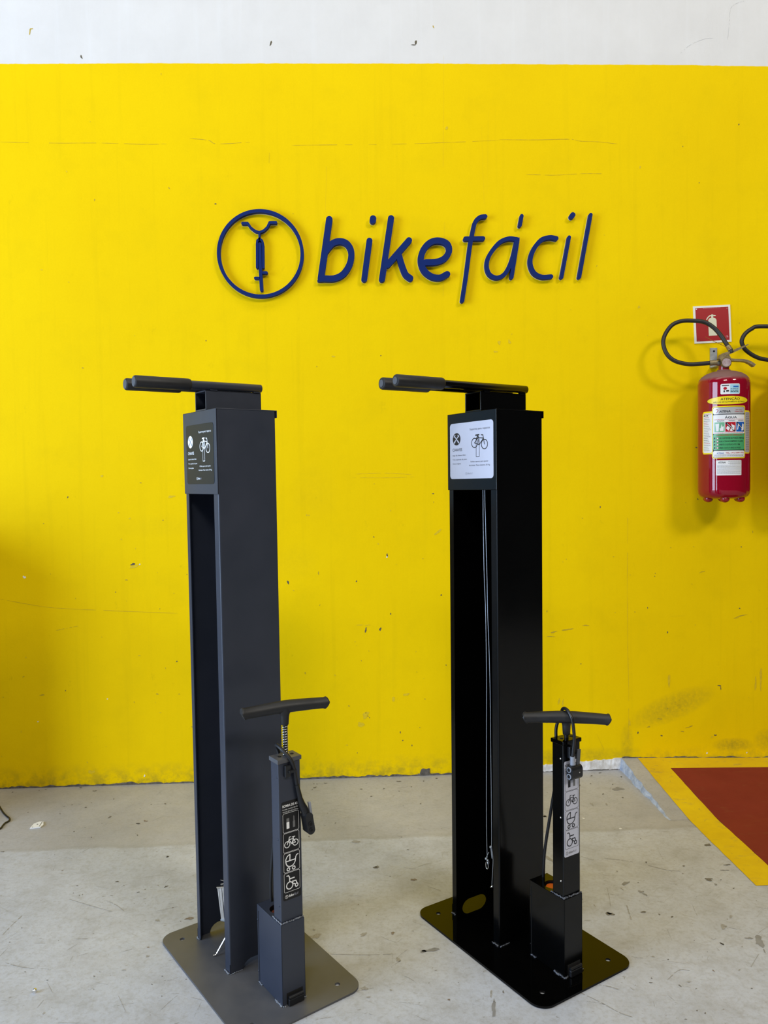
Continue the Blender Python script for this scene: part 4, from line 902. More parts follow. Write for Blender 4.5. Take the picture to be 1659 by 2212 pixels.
# ================================================================== the two repair stands
Wd, Dp, Ht, Hp = 0.1908, 0.1504, 1.3229, 1.1263
BX = (0.0428, 0.1012, -0.1752, -0.0604, 0.1826)       # pump case
CX = (0.0477, 0.1022, -0.1680, -0.1336)               # pump column
def weld(q, a, b, r_, m, rr):
    a = Vector(a); b = Vector(b); n = max(3, int((b - a).length / (r_ * 0.42)))
    for i in range(n + 1):
        p = a.lerp(b, i / n) + Vector((rr.uniform(-1, 1), rr.uniform(-1, 1), rr.uniform(-0.5, 1))) * r_ * 0.42
        q.sphere(p, r_ * rr.uniform(0.35, 0.95), m, 1, (1, 1, 0.8))

def make_stand(kind, loc, rz, tilt, label):
    gray = kind == 'gray'
    paint = M['gray'] if gray else M['black']
    t = thing('repair_stand', label, 'repair stand', (0, 0, 0), 0, 'bicycle repair stands')
    t.matrix_world = Matrix.Translation(loc) @ Matrix.Rotation(R(tilt[0]), 4, 'Y') @ Matrix.Rotation(-R(tilt[1]), 4, 'X') @ Matrix.Rotation(R(rz), 4, 'Z')
    xyz = lambda x, y, d: (x, y, d)
    rr = random.Random(5 if gray else 6)
    # base plate with four bolt holes
    q = MB()
    x0, x1, y0, y1 = -0.0796, 0.2257, -0.2273, 0.2509
    loops = [rrect(x0, x1, y0, y1, 0.036, 10)]
    for hx in (x0 + 0.045, x1 - 0.045):
        for hy in (y0 + 0.045, y1 - 0.045):
            loops.append(circle(hx, hy, 0.0062, 20))
    q.prism(loops, -0.0048, 0.0, M['grayplate'] if gray else M['blackplate'], xyz)
    q.build('base_plate', t)
    # folded sheet column, open at the front
    q = MB(); th = 0.0022; fl0, fl1 = 0.0250 if gray else 0.0225, 0.0190
    def arc(cx, cy, r_, a0, a1, n=5): return [(cx + r_ * math.cos(R(a0 + (a1 - a0) * k / n)), cy + r_ * math.sin(R(a0 + (a1 - a0) * k / n))) for k in range(n + 1)]
    ro_, ri = 0.0035, 0.0013
    outer = [(0.0, fl0)] + arc(ro_, ro_, ro_, 180, 270) + arc(Dp - ro_, ro_, ro_, 270, 360) + arc(Dp - ro_, Wd - ro_, ro_, 0, 90) + arc(ro_, Wd - ro_, ro_, 90, 180) + [(0.0, Wd - fl1)]
    inner = [(th, Wd - fl1)] + arc(ro_, Wd - ro_, ri, 180, 90) + arc(Dp - ro_, Wd - ro_, ri, 90, 0) + arc(Dp - ro_, ro_, ri, 0, -90) + arc(ro_, ro_, ri, 270, 180) + [(th, fl0)]
    q.prism([outer + inner], 0.022, Ht - 0.002, paint, xyz)
    notch = [(0, 0), (0.033, 0), (0.0345, 0.006), (0.038, 0.012), (0.045, 0.0175), (0.054, 0.0205), (Dp - 0.054, 0.0205), (Dp - 0.045, 0.0175), (Dp - 0.038, 0.012), (Dp - 0.0345, 0.006), (Dp - 0.033, 0), (Dp, 0), (Dp, 0.0222), (0, 0.0222)]
    q.prism([notch], -th, 0.0, paint, lambda x, y, d: (x, -d, y))
    q.prism([notch], -Wd, -(Wd - th), paint, lambda x, y, d: (x, -d, y))
    q.box(Dp - th, Dp, 0, Wd, 0, 0.0222, paint)
    q.box(0, th, 0, fl0, 0, 0.0222, paint); q.box(0, th, Wd - fl1, Wd, 0, 0.0222, paint)
    q.build('column', t)
    # head cover: front panel, top sheet and short lip at the back
    q = MB()
    q.box(-0.0024, -0.0002, -0.0008, Wd + 0.0008, Hp, Ht, paint, 0.0009)
    q.box(-0.0024, Dp + 0.0044, -0.0008, Wd + 0.0008, Ht - 0.0022, Ht, paint, 0.0009)
    q.box(Dp + 0.002, Dp + 0.0044, -0.0008, Wd + 0.0008, Ht - 0.018, Ht, paint, 0.0009)
    q.build('head_cover', t)
    # notice on the front panel
    sy0, sy1, sz0, sz1 = (0.0140, 0.1728, 1.1502, 1.2920) if gray else (0.0095, 0.1805, 1.1550, 1.2976)
    fm = lambda x, y, d: (-0.0025 - d, sy1 - x, sz0 + y)
    if gray:
        instruction_sticker(t, fm, sy1 - sy0, sz1 - sz0, M['black_vinyl'], M['white_ink'], M['faint_ink'], True, 0.008, 'black instruction sticker printed in white')
    else:
        instruction_sticker(t, fm, sy1 - sy0, sz1 - sz0, M['silver_vinyl'], M['black_ink'], M['faint_ink'], False, 0.009, 'silver white instruction sticker printed in dark ink')
    # channel bracket on top
    q = MB(); b0, b1 = (0.003, 0.147) if gray else (0.004, 0.155)
    zb, zt, yb0, yb1, w_ = Ht, (1.3700 if gray else 1.3722), 0.0640, 0.1260, 0.0032
    q.box(b0, b1, yb0, yb0 + w_, zb, zt, paint, 0.0008); q.box(b0, b1, yb1 - w_, yb1, zb, zt, paint, 0.0008)
    q.box(b0, b1, yb0, yb1, zt - w_, zt, paint, 0.0008); q.box(b0, b1, yb0, yb1, zb, zb + 0.004, paint, 0.0008)
    q.box(b1 - w_, b1, yb0, yb1, zb, zt, paint, 0.0008)
    q.build('bracket', t)
    # two support tubes with rubber grips
    f0, f1, gx, za, zb2 = (-0.1645, 0.1477, -0.0338, 1.3797, 1.3805) if gray else (-0.2494, 0.1574, -0.1124, 1.3812, 1.3840)
    rt, rg = 0.0100, (0.0139 if gray else 0.0148)
    zz = lambda x: za + (zb2 - za) * (x - f0) / (f1 - f0)
    for yc in (0.0655, 0.1245):
        q = MB()
        q.tube([(f0 + 0.006, yc, zz(f0)), (f1 - 0.001, yc, zz(f1)), (f1, yc, zz(f1))], [rt, rt, rt - 0.001], paint, 24)
        for xa in (b0 + 0.02, b1 - 0.012):
            q.box(xa - 0.009, xa + 0.009, yc - 0.0045, yc + 0.0045, 1.3690, zz(xa) - rt + 0.003, paint, 0.001)
        arm = q.build('tube_arm', t)
        q = MB()
        xs = [f0, f0 + 0.0008, f0 + 0.004, gx - 0.005, gx - 0.001, gx]
        q.tube([(x, yc, zz(x)) for x in xs], [rg - 0.0026, rg - 0.0010, rg, rg, rg - 0.0012, rg - 0.003], M['rubber'], 28)
        q.build('grip', arm)
        q = MB(); rp = 0.0112 if gray else 0.0088
        q.disc((f0 - 0.0004, yc, zz(f0)), (-1, 0, 0), rp, M['plug'], 24, 0.0012)
        q.build('end_plug', arm, label='grey end plug')
    # pump case
    q = MB(); X0, X1, Y0, Y1, Z1 = BX; s = 0.002
    q.box(X0, X1, Y0, Y0 + s, 0, Z1, paint, 0.0008); q.box(X0, X1, Y1 - s, Y1, 0, Z1, paint, 0.0008)
    q.box(X0, X0 + s, Y0, Y1, 0, Z1, paint, 0.0008); q.box(X1 - s, X1, Y0, Y1, 0, Z1, paint, 0.0008)
    q.prism([[(X0 + 0.0004, Y0 + 0.0004), (X1 - 0.0004, Y0 + 0.0004), (X1 - 0.0004, Y1 - 0.0004), (X0 + 0.0004, Y1 - 0.0004)], circle(0.072, -0.108, 0.0195, 32)], Z1 - 0.002, Z1, paint, xyz)
    case = q.build('pump_case', t)
    q = MB()
    q.box(X0 - 0.0006, X0 + 0.0002, Y1 - 0.0072, Y1 - 0.0058, 0.004, Z1 - 0.014, M['hole'])
    q.build('lid_seam', case)
    for zc in (0.147, 0.026):
        q = MB(); q.sphere((X0, Y1 - 0.0028, zc), 0.0022, paint, 2, (0.6, 1, 1)); q.build('screw', case)
    q = MB()
    q.tube([(0.072, -0.108, Z1 - 0.001), (0.072, -0.108, Z1 - 0.012)], [0.0190, 0.0190], M['plastic'], 28, caps=False)
    q.tube([(0.072, -0.108, Z1 - 0.0115), (0.072, -0.108, Z1 - 0.014)], 0.0188, M['plastic'], 28)
    q.disc((0.072, -0.108, Z1 - 0.0026 - (0.006 if gray else 0.003)), (0, 0, 1), 0.0150, M['dull_orange'] if gray else M['orange'], 28, 0.0008)
    q.build('pressure_gauge', case, label='round dull red gauge face' if gray else 'round orange gauge face')
    q = MB()
    q.box(0.0530, 0.0935, Y0 - 0.0006, Y0 + 0.001, 0.0005, 0.0275, M['hole'], 0.0004)
    q.box(0.0545, 0.0925, Y0 - 0.0095, Y0 - 0.0005, 0.0010, 0.0165, M['plastic'], 0.002)
    q.tube([(0.0555, Y0 - 0.005, 0.0185), (0.0915, Y0 - 0.005, 0.0185)], 0.0042, M['plastic'], 14)
    q.build('foot_latch', case, label='black plastic latch')
    # pump column with cap
    q = MB(); q.box(CX[0], CX[1], CX[2], CX[3], Z1, 0.541, paint, 0.002)
    pc = q.build('pump_column', t)
    q = MB()
    q.box(CX[0] - 0.0028, CX[1] + 0.0028, CX[2] - 0.0028, CX[3] + 0.0028, 0.5385, 0.5480, M['grayplate'] if gray else M['blackplate'], 0.0014)
    for dx in (-0.0145, 0.0165):
        q.disc((0.0755 + dx, -0.1505, 0.5482), (0, 0, 1), 0.0042, M['hole'], 16, 0.0006)
    q.build('column_cap', pc)
    for zc in (0.506, 0.3685, 0.2195):
        q = MB(); q.sphere((CX[0], -0.1595, zc), 0.0024, paint if gray else M['chrome'], 2, (0.6, 1, 1)); q.build('rivet', pc)
    px0, px1, pz0, pz1 = (0.0535, 0.0985, 0.2308, 0.4520) if gray else (0.0505, 0.0985, 0.2764, 0.5000)
    fm2 = lambda x, y, d: (px0 + x, CX[2] - 0.0001 - d, pz0 + y)
    if gray:
        pump_sticker(pc, fm2, px1 - px0, pz1 - pz0, M['black_vinyl'], M['white_ink'], M['faint_ink'], 'black pictogram sticker printed in white')
    else:
        pump_sticker(pc, fm2, px1 - px0, pz1 - pz0, M['silver_vinyl'], M['black_ink'], M['grey_ink'], 'silver pictogram sticker printed in black')
    q = MB()
    q.box(0.0605, 0.0745, CX[2] - 0.009, CX[2] + 0.0005, 0.5080, 0.5340, M['plastic'], 0.0015)
    q.box(0.0675, 0.0865, CX[2] - 0.0125, CX[2] - 0.0065, 0.5165, 0.5235, M['plastic'], 0.0015)
    q.build('hose_clip', pc)
    # plunger
    hz = 0.6562 if gray else 0.5980
    rc = (0.0755, -0.1515)
    q = MB()
    q.tube([(rc[0], rc[1], 0.545), (rc[0], rc[1], hz - 0.02)], 0.0050, M['plastic'], 16)
    rod = q.build('pump_rod', t)
    if gray:
        q = MB(); pts = []
        for i in range(12 * 20 + 1):
            a = 2 * math.pi * i / 20
            pts.append((rc[0] + 0.0064 * math.cos(a), rc[1] + 0.0064 * math.sin(a), 0.5488 + 0.0665 * i / 240))
        q.tube(pts, 0.00095, M['chrome'], 6)
        q.build('spring', rod, label='bright steel coil spring')
    hd = Vector((0.978, -0.208, 0)) if gray else Vector((0.77, -0.638, 0))
    hc = Vector((0.0775, -0.1520, hz)) if gray else Vector((0.0690, -0.1580, hz))
    q = MB()
    prof = [(-0.1002, 0.0128, -0.0028), (-0.0992, 0.0137, -0.0027), (-0.0968, 0.0135, -0.0026), (-0.0940, 0.0124, -0.0024), (-0.06, 0.0129, -0.0008), (-0.02, 0.0138, 0.0008), (0.0, 0.0140, 0.001), (0.02, 0.0138, 0.0008), (0.06, 0.0129, -0.0008), (0.0940, 0.0124, -0.0024), (0.0968, 0.0135, -0.0026), (0.0992, 0.0137, -0.0027), (0.1002, 0.0128, -0.0028)]
    # ends cut on the slant: shift the lower half of each end ring inwards
    q.tube([hc + hd * a + Vector((0, 0, c)) for a, _, c in prof], [b for _, b, _ in prof], M['rubber'], 24)
    vs = q.v
    for i, v in enumerate(vs):
        a = (Vector(v) - hc).dot(hd)
        if abs(a) > 0.09:
            k = (hc.z - v[2]) * 0.42
            d = hd * (-math.copysign(k, a))
            vs[i] = (v[0] + d.x, v[1] + d.y, v[2])
    zs0 = 0.617 if gray else 0.5555
    q.tube([(rc[0], rc[1], zs0), (rc[0], rc[1], zs0 + 0.001), (rc[0], rc[1], hz - 0.021), (rc[0], rc[1], hz - 0.015), (rc[0], rc[1], hz - 0.010), (rc[0], rc[1], hz)],
           [0.0078, 0.0086, 0.0098, 0.0110, 0.0140, 0.0145], M['rubber'], 20)
    q.build('pump_handle', t)
    # hose and pump head
    q = MB()
    if gray:
        hose = [(0.0748, -0.0705, 0.180), (0.0752, -0.0715, 0.240), (0.0775, -0.085, 0.33), (0.0785, -0.110, 0.42), (0.076, -0.1245, 0.50), (0.073, -0.1250, 0.5436), (0.069, -0.1245, 0.5600), (0.063, -0.1340, 0.5690), (0.0605, -0.1500, 0.5700), (0.0640, -0.1650, 0.5625), (0.0747, -0.1765, 0.5454), (0.0823, -0.1765, 0.523), (0.0885, -0.1750, 0.4905), (0.0945, -0.1750, 0.4580), (0.0995, -0.1760, 0.440)]
        q.tube(hose, 0.0040, M['rubber'], 12, spline=6)
        h_ = q.build('hose', t)
        q = MB()
        q.tube([(0.0890, -0.1752, 0.4860), (0.0960, -0.1760, 0.4540), (0.1000, -0.1765, 0.4400), (0.1055, -0.1775, 0.4270), (0.1085, -0.1785, 0.4160)], [0.0050, 0.0060, 0.0076, 0.0088, 0.0092], M['plastic'], 18)
        st_ = [(0.1106 + 0.0098 * math.cos(R(a)), 0.4120 + 0.0098 * math.sin(R(a))) for a in range(-8, 173, 12)] + [(0.1156 + 0.0098 * math.cos(R(a)), 0.3815 + 0.0098 * math.sin(R(a))) for a in range(172, 353, 12)]
        q.prism([st_], 0.168, 0.190, M['plastic'], lambda x, y, d: (x, -d, y))
        for cx_, cz_, r_ in ((0.1133, 0.3965, 0.0056), (0.1150, 0.3825, 0.0046)):
            q.tube([(cx_, -0.1895, cz_), (cx_, -0.1915, cz_)], r_, M['rubber'], 18)
            q.disc((cx_, -0.1917, cz_), (0, -1, 0), r_ * 0.66, M['hole'], 16, 0.0004)
        h2 = q.build('pump_head', t)
        q = MB(); q.box(-0.0030, 0.0030, -0.003, 0.003, -0.016, 0.016, M['lever'], 0.0015, Matrix.Translation((0.1185, -0.180, 0.4270)) @ Matrix.Rotation(R(-8), 4, 'Y'))
        q.build('lever', h2, label='pale grey valve lever')
    else:
        hose = [(0.0805, -0.0690, 0.180), (0.0805, -0.0745, 0.25), (0.079, -0.098, 0.36), (0.075, -0.1215, 0.46), (0.070, -0.1245, 0.53), (0.071, -0.1235, 0.565), (0.0755, -0.1335, 0.598), (0.0710, -0.1460, 0.6155), (0.0640, -0.1660, 0.6175), (0.0625, -0.1810, 0.6020), (0.0645, -0.1850, 0.575), (0.0667, -0.1840, 0.5513), (0.0655, -0.1820, 0.5280), (0.0640, -0.1810, 0.5080)]
        q.tube(hose, 0.0038, M['plastic'], 12, spline=6)
        h_ = q.build('hose', t)
        q = MB()
        q.tube([(0.0640, -0.1815, 0.5140), (0.0640, -0.1825, 0.4930)], [0.0056, 0.0064], M['lever'], 16)
        q.tube([(0.0640, -0.1825, 0.4950), (0.0642, -0.1840, 0.4840)], [0.0068, 0.0078], M['plastic'], 16)
        yc = -0.1842
        st_ = [(yc + 0.0092 * math.cos(R(a)), 0.4855 + 0.0092 * math.sin(R(a))) for a in range(0, 181, 12)] + [(yc + 0.0092 * math.cos(R(a)), 0.4715 + 0.0092 * math.sin(R(a))) for a in range(180, 361, 12)]
        q.prism([[(-a, b) for a, b in st_]], -0.0845, -0.0510, M['plastic'], lambda x, y, d: (-d, -x, y))
        for cz_ in (0.4865, 0.4712):
            q.tube([(0.0515, yc, cz_), (0.0488, yc, cz_)], 0.0062, M['lever'], 18)
            q.disc((0.0486, yc, cz_), (-1, 0, 0), 0.0043, M['hole'], 16, 0.0004)
        q.disc((0.0735, -0.1938, 0.4790), (0, -1, 0), 0.0016, M['chrome'], 12, 0.001)
        h2 = q.build('pump_head', t)
        q = MB(); q.box(-0.0050, 0.0050, -0.002, 0.002, -0.021, 0.021, M['plug'], 0.0015, Matrix.Translation((0.0795, -0.1842, 0.5080)) @ Matrix.Rotation(R(6), 4, 'Y'))
        q.build('lever', h2, label='grey valve lever')
    # weld runs
    q = MB(); wm = M['weldgray'] if gray else M['weldblack']
    WS = 1.0 if gray else 1.25
    for a, b, r_ in (((-0.002, 0.003, 0.001), (-0.002, 0.024, 0.001), 0.0024), ((0.002, -0.0015, 0.001), (0.030, -0.0015, 0.001), 0.0016),
                     ((-0.002, Wd - 0.002, 0.001), (-0.002, Wd - 0.016, 0.001), 0.0024),
                     ((X0 - 0.001, Y0 + 0.002, 0.001), (X0 - 0.001, Y0 + 0.032, 0.001), 0.0026), ((X0 - 0.001, Y1 - 0.004, 0.001), (X0 - 0.001, Y1 - 0.022, 0.001), 0.0022),
                     ((X0 + 0.001, Y0 - 0.001, 0.001), (X0 + 0.009, Y0 - 0.001, 0.001), 0.0024), ((X1 - 0.006, Y0 - 0.001, 0.002), (X1 + 0.001, Y0 - 0.001, 0.002), 0.0026),
                     ((CX[0] - 0.002, CX[2], Z1 + 0.001), (CX[0] - 0.002, CX[3] + 0.004, Z1 + 0.001), 0.0022),
                     ((CX[0] - 0.002, CX[2] - 0.0025, Z1 + 0.0005), (CX[1] - 0.001, CX[2] - 0.0025, Z1 + 0.0005), 0.0024)):
        weld(q, a, b, r_ * WS, wm, rr)
    q.build('weld_bead', t, kind='stuff')
    return t
gray_stand = make_stand('gray', Vector((-0.3342, -1.2088, 0.005)), 33.8678, (-0.044, -0.369), 'slate grey bicycle repair stand with pump, wearing a black instruction sticker')
black_stand = make_stand('black', Vector((0.3153, -1.1448, 0.005)), 30.1937, (0.2608, 0.3647), 'glossy black bicycle repair stand with pump, wearing a silver instruction sticker')

# ------------------------------------------------------------------ tools hanging inside the stands
def in_stand(stand, name, label, cat, group=None):
    t = thing(name, label, cat, (0, 0, 0), 0, group)
    t.matrix_world = stand.matrix_world.copy()
    return t
t = in_stand(gray_stand, 'folding_multitool', 'bright steel folding multitool hanging inside the grey stand', 'tool')
top = Vector((0.02, 0.1000, 0.1600)); low = Vector((0.02, 0.0835, 0.0900))
for k in range(5):
    o = Vector((0.001 * (k % 2), -0.0085 * k, 0.0040 * k))
    a = top + o; b = low + o * 0.9 + Vector((0, 0.002 * (k % 3), -0.004 * (k % 2)))
    q = MB(); q.tube([a + Vector((0, -0.003, 0.004)), a, b, b + Vector((0, -0.002, -0.003))], [0.0016, 0.0030, 0.0026, 0.0014], M['chrome'], 10)
    q.build('blade', t)
q = MB(); q.tube([top + Vector((0, 0.004, -0.001)), top + Vector((0.001, -0.038, 0.017))], 0.0035, M['chrome'], 12)
q.build('pivot', t)
q = MB(); q.tube([low + Vector((0, 0.002, -0.004)), low + Vector((0.001, -0.032, 0.008))], 0.0035, M['galv'], 12); q.build('pivot', t)
q = MB(); q.tube([(0.02, 0.083, 0.176), (0.02, 0.055, 0.19)], 0.0020, M['chrome'], 8); q.tube([(0.02, 0.084, 0.186), (0.02, 0.06, 0.193)], 0.0014, M['chrome'], 8); q.build('shackle', t)
q = MB(); q.tube([(0.02, 0.060, 0.190), (0.02, 0.045, 0.5), (0.02, 0.04, 1.318)], 0.0010, M['wire'], 6, spline=6); q.build('wire', t)
t = in_stand(gray_stand, 'hex_key', 'thin bright steel hex key leaning out over the base plate of the grey stand', 'tool')
q = MB(); q.tube([(-0.0035, 0.0885, 0.0035), (0.0015, 0.0868, 0.0035), (0.006, 0.0880, 0.0055), (0.03, 0.085, 0.040), (0.045, 0.082, 0.062)], 0.0018, M['chrome'], 6, smooth=False)
q.build('key_shaft', t)
q = MB(); q.tube([(0.045, 0.082, 0.062), (0.05, 0.05, 0.3), (0.05, 0.045, 1.318)], 0.0009, M['wire'], 6, spline=6); q.build('wire', t)

def hook_ring(q, c, r_, m):
    q.tube([(c[0], c[1] + r_ * 0.7 * math.sin(R(a)), c[2] + r_ * 1.35 * math.cos(R(a))) for a in range(20, 341, 20)], r_ * 0.17, m, 8)
t = in_stand(black_stand, 'tool_cable', 'thin steel tool cable ending in a clamp and open hook inside the black stand', 'cable', 'steel cables in the black stand')
q = MB(); q.tube([(0.03, CABLE_1[0][1] + 0.001, 1.318)] + CABLE_1, 0.0009, M['wire'], 6, spline=5); q.build('wire', t)
c = Vector(CABLE_1[-1])
q = MB(); q.sphere(c + Vector((-0.001, 0.003, -0.004)), 0.0036, M['galv'], 2); q.sphere(c + Vector((-0.001, -0.003, -0.006)), 0.0032, M['galv'], 2); q.tube([c + Vector((0, 0.004, -0.002)), c + Vector((0, -0.006, 0.016))], 0.0011, M['galv'], 6)
q.build('clamp', t)
q = MB(); hook_ring(q, c + Vector((-0.001, -0.0005, -0.020)), 0.0070, M['chrome']); hook_ring(q, c + Vector((0.002, -0.001, -0.012)), 0.0048, M['galv'])
q.build('hook', t)
t = in_stand(black_stand, 'tool_cable', 'thin steel tool cable with two clamps, close beside the front flange of the black stand', 'cable', 'steel cables in the black stand')
q = MB(); q.tube([(0.03, CABLE_2[0][1] - 0.001, 1.318)] + CABLE_2, 0.0009, M['wire'], 6, spline=5)
c = Vector(CABLE_2[-1])
q.tube([c, c + Vector((0.002, -0.003, -0.03)), c + Vector((0.002, -0.0015, -0.06)), c + Vector((0.001, 0.001, -0.10))], 0.0009, M['wire'], 6, spline=5); q.build('wire', t)
q = MB(); q.sphere(c + Vector((0, 0.003, -0.003)), 0.0040, M['galv'], 2); q.tube([c + Vector((0, 0.002, -0.006)), c + Vector((0, -0.002, -0.03))], 0.0016, M['galv'], 8); q.build('clamp', t)
q = MB(); q.sphere(c + Vector((0.001, 0.000, -0.104)), 0.0036, M['chrome'], 2); q.sphere(c + Vector((0.001, 0.006, -0.108)), 0.0018, M['chrome'], 1); q.build('ferrule', t)

# ================================================================== fire extinguishers
RC = 0.0922
def bar_prism(q, pts, th, y0, y1, m):
    """flat lever: outline thickened from a polyline in x, z and extruded along y"""
    P = [Vector((a, b)) for a, b, *_ in pts]; T = [p[2] if len(p) > 2 else th for p in pts]
    L = []; Rr = []
    for i, p in enumerate(P):
        d = (P[min(i + 1, len(P) - 1)] - P[max(i - 1, 0)]).normalized()
        n = Vector((-d.y, d.x)) * T[i] / 2
        L.append(tuple(p + n)); Rr.append(tuple(p - n))
    q.prism([L + Rr[::-1]], y0, y1, m, lambda x, y, d: (x, -d, y))

def make_extinguisher(loc, hose_world, label, detailed):
    t = thing('fire_extinguisher', label, 'fire extinguisher', loc, 0, 'wall hung fire extinguishers')
    L = Vector(loc)
    q = MB()
    q.lathe([(0.0, 0.010), (0.045, 0.008), (0.072, 0.010), (0.084, 0.017), (0.0905, 0.028), (RC, 0.042), (RC, 0.438), (0.0912, 0.446), (0.0868, 0.457), (0.078, 0.4675), (0.064, 0.477), (0.046, 0.4835), (0.027, 0.4875), (0.0235, 0.4880), (0.0235, 0.4915), (0.020, 0.4920)], M['red_can'], (0, 0, 0), 64)
    q.build('cylinder', t)
    for a in (-172, -112, -52, 8, 68, 128):
        q = MB()
        q.sphere((0.0630 * math.cos(R(a)), 0.0630 * math.sin(R(a)), 0.0085), 0.0165, M['red_part'], 3, (1.0, 1.0, 0.85))
        q.build('foot', t)
    q = MB(); q.tube([(0, 0, 0.487), (0, 0, 0.513)], [0.0195, 0.0190], M['red_part'], 28); q.build('neck', t)
    q = MB()
    q.tube([(0.0015, 0, 0.508), (0.0015, 0, 0.530)], 0.0165, M['brass'], 20)
    q.tube([(-0.012, -0.002, 0.5165), (-0.034, -0.008, 0.5165)], [0.0095, 0.0085], M['galv'], 14)
    valve = q.build('valve', t)
    q = MB()
    q.tube([(0.0015, -0.008, 0.5165), (0.0015 - 0.004, -0.024, 0.5165), (0.0015 - 0.0045, -0.027, 0.5165)], [0.0190, 0.0190, 0.0165], M['red_part'] if not detailed else M['brass'], 28)
    q.disc((-0.0031, -0.0273, 0.5165), (-0.22, -1, 0), 0.0155, M['gaugeglass'], 26, 0.0014)
    q.build('gauge', valve, label='dusty round pressure gauge')
    q = MB()
    bar_prism(q, [(-0.0260, 0.528, 0.012), (-0.016, 0.5415, 0.016), (-0.006, 0.5475, 0.013), (0.016, 0.5545, 0.010), (0.048, 0.568, 0.0085), (0.081, 0.5830, 0.003)], 0.009, 0.006, 0.026, M['brass'])
    bar_prism(q, [(-0.022, 0.522, 0.02), (0.012, 0.540, 0.022)], 0.02, 0.008, 0.024, M['brass'])
    q.build('squeeze_lever', t)
    q = MB()
    bar_prism(q, [(0.012, 0.5275, 0.010), (0.030, 0.5255, 0.0085), (0.060, 0.5245, 0.0085), (0.078, 0.5215, 0.009), (0.092, 0.5150, 0.0095), (0.1070, 0.5045, 0.0105)], 0.009, 0.006, 0.026, M['brass'])
    q.build('carry_handle', t)
    q = MB()
    hp = [Vector(p) - L for p in hose_world]
    q.tube(hp, 0.0078, M['rubber'], 16, spline=8)
    h_ = q.build('hose', t)
    d0 = (hp[0] - hp[1]).normalized(); d1 = (hp[-1] - hp[-2]).normalized()
    q = MB(); q.tube([hp[0] - d0 * 0.004, hp[0] + d0 * 0.016], 0.0090, M['brass'], 16); q.tube([hp[0] + d0 * 0.016, hp[0] + d0 * 0.027], [0.0075, 0.006], M['rubber'], 14); q.build('ferrule', h_)
    q = MB(); q.tube([hp[-1] - d1 * 0.004, hp[-1] + d1 * 0.022], 0.0098, M['brass'], 16); q.build('ferrule', h_)
    if not detailed: return t
    q = MB(); q.tube([Vector(p) - L for p in ((1.2985, -0.145, 1.6778), (1.3274, -0.148, 1.6620), (1.3658, -0.152, 1.6431), (1.3905, -0.156, 1.6290))], 0.0010, M['pin'], 6, spline=5)
    q.build('pin_wire', t, label='thin orange wire')
    # labels wrapped around the cylinder; angles in degrees from straight ahead, heights above the base
    f = lambda x, y, d: ((RC + 0.0002 + d) * math.sin(x / RC), -(RC + 0.0002 + d) * math.cos(x / RC), y)
    A = lambda deg: R(deg) * RC
    Z = lambda z: z - L.z
    r_ = random.Random(8)
    def sheet(q, x0, x1, y0, y1, m, dd, rad=0.0, n=18):
        """curved label: columns between x0 and x1 with rounded corners"""
        vs = []; fs = []
        for i in range(n + 1):
            x = x0 + (x1 - x0) * i / n
            e = min(x - x0, x1 - x)
            c_ = rad - math.sqrt(max(0.0, rad * rad - (rad - e) ** 2)) if e < rad else 0.0
            vs += [f(x, y0 + c_, dd), f(x, y1 - c_, dd)]
        for i in range(n): fs.append((2 * i, 2 * i + 2, 2 * i + 3, 2 * i + 1))
        q.add(vs, fs, m)
    # inspection seal
    q = MB(); pr = Print(q, f); pr.d = 0.0004
    x0, x1, y0, y1 = A(-33), A(9.2), Z(1.4577), Z(1.4955)
    sheet(q, x0, x1, y0, y1, M['label_white'], 0.0002, 0.003, 24)
    w_ = x1 - x0; h = y1 - y0
    pr.rect(x0 + 0.48 * w_, x0 + 0.97 * w_, y0 + 0.06 * h, y0 + 0.94 * h, M['label_blue'], 0, 6)
    pr.d = 0.0006
    pr.rect(x0 + 0.07 * w_, x0 + 0.42 * w_, y0 + 0.80 * h, y0 + 0.88 * h, M['black_ink'], 0, 4)
    pr.poly(circle(x0 + 0.23 * w_, y0 + 0.56 * h, 0.09 * w_, 18, 0.075 * w_), M['label_red'])
    pr.rect(x0 + 0.15 * w_, x0 + 0.22 * w_, y0 + 0.2 * h, y0 + 0.38 * h, M['black_ink']); pr.rect(x0 + 0.28 * w_, x0 + 0.42 * w_, y0 + 0.24 * h, y0 + 0.4 * h, M['black_ink'], 0, 2)
    pr.rect(x0 + 0.64 * w_, x0 + 0.92 * w_, y0 + 0.64 * h, y0 + 0.78 * h, M['label_cobalt'], 0, 4)
    for k in (0.48, 0.34, 0.22): pr.dashes(x0 + 0.5 * w_, x0 + 0.92 * w_, y0 + k * h, 0.05 * h, M['black_ink'], r_)
    q.build('inspection_label', t)
    # warning ellipse
    q = MB(); pr = Print(q, f)
    x0, x1, cz, rz_ = A(-63.8), A(33.5), Z(1.4358), 0.0158
    n = 30
    for m_, k, dd in ((M['black_ink'], 1.0, 0.0002), (M['label_yellow'], 0.965, 0.0004)):
        vs = []; fs = []
        cx_ = (x0 + x1) / 2; hw_ = (x1 - x0) / 2
        for i in range(n + 1):
            u = -1 + 2 * i / n
            u = math.sin(u * math.pi / 2)
            y_ = rz_ * k * math.sqrt(max(0, 1 - u * u))
            vs += [f(cx_ + u * hw_ * (k + 0.02 if k < 1 else 1), cz - y_, dd), f(cx_ + u * hw_ * (k + 0.02 if k < 1 else 1), cz + y_, dd)]
        for i in range(n): fs.append((2 * i, 2 * i + 2, 2 * i + 3, 2 * i + 1))
        q.add(vs, fs, m_)
    pr.d = 0.0007
    pr.text('ATENÇÃO', A(-33), A(9), Z(1.4365), 0.0088, M['black_ink'], 0.012)
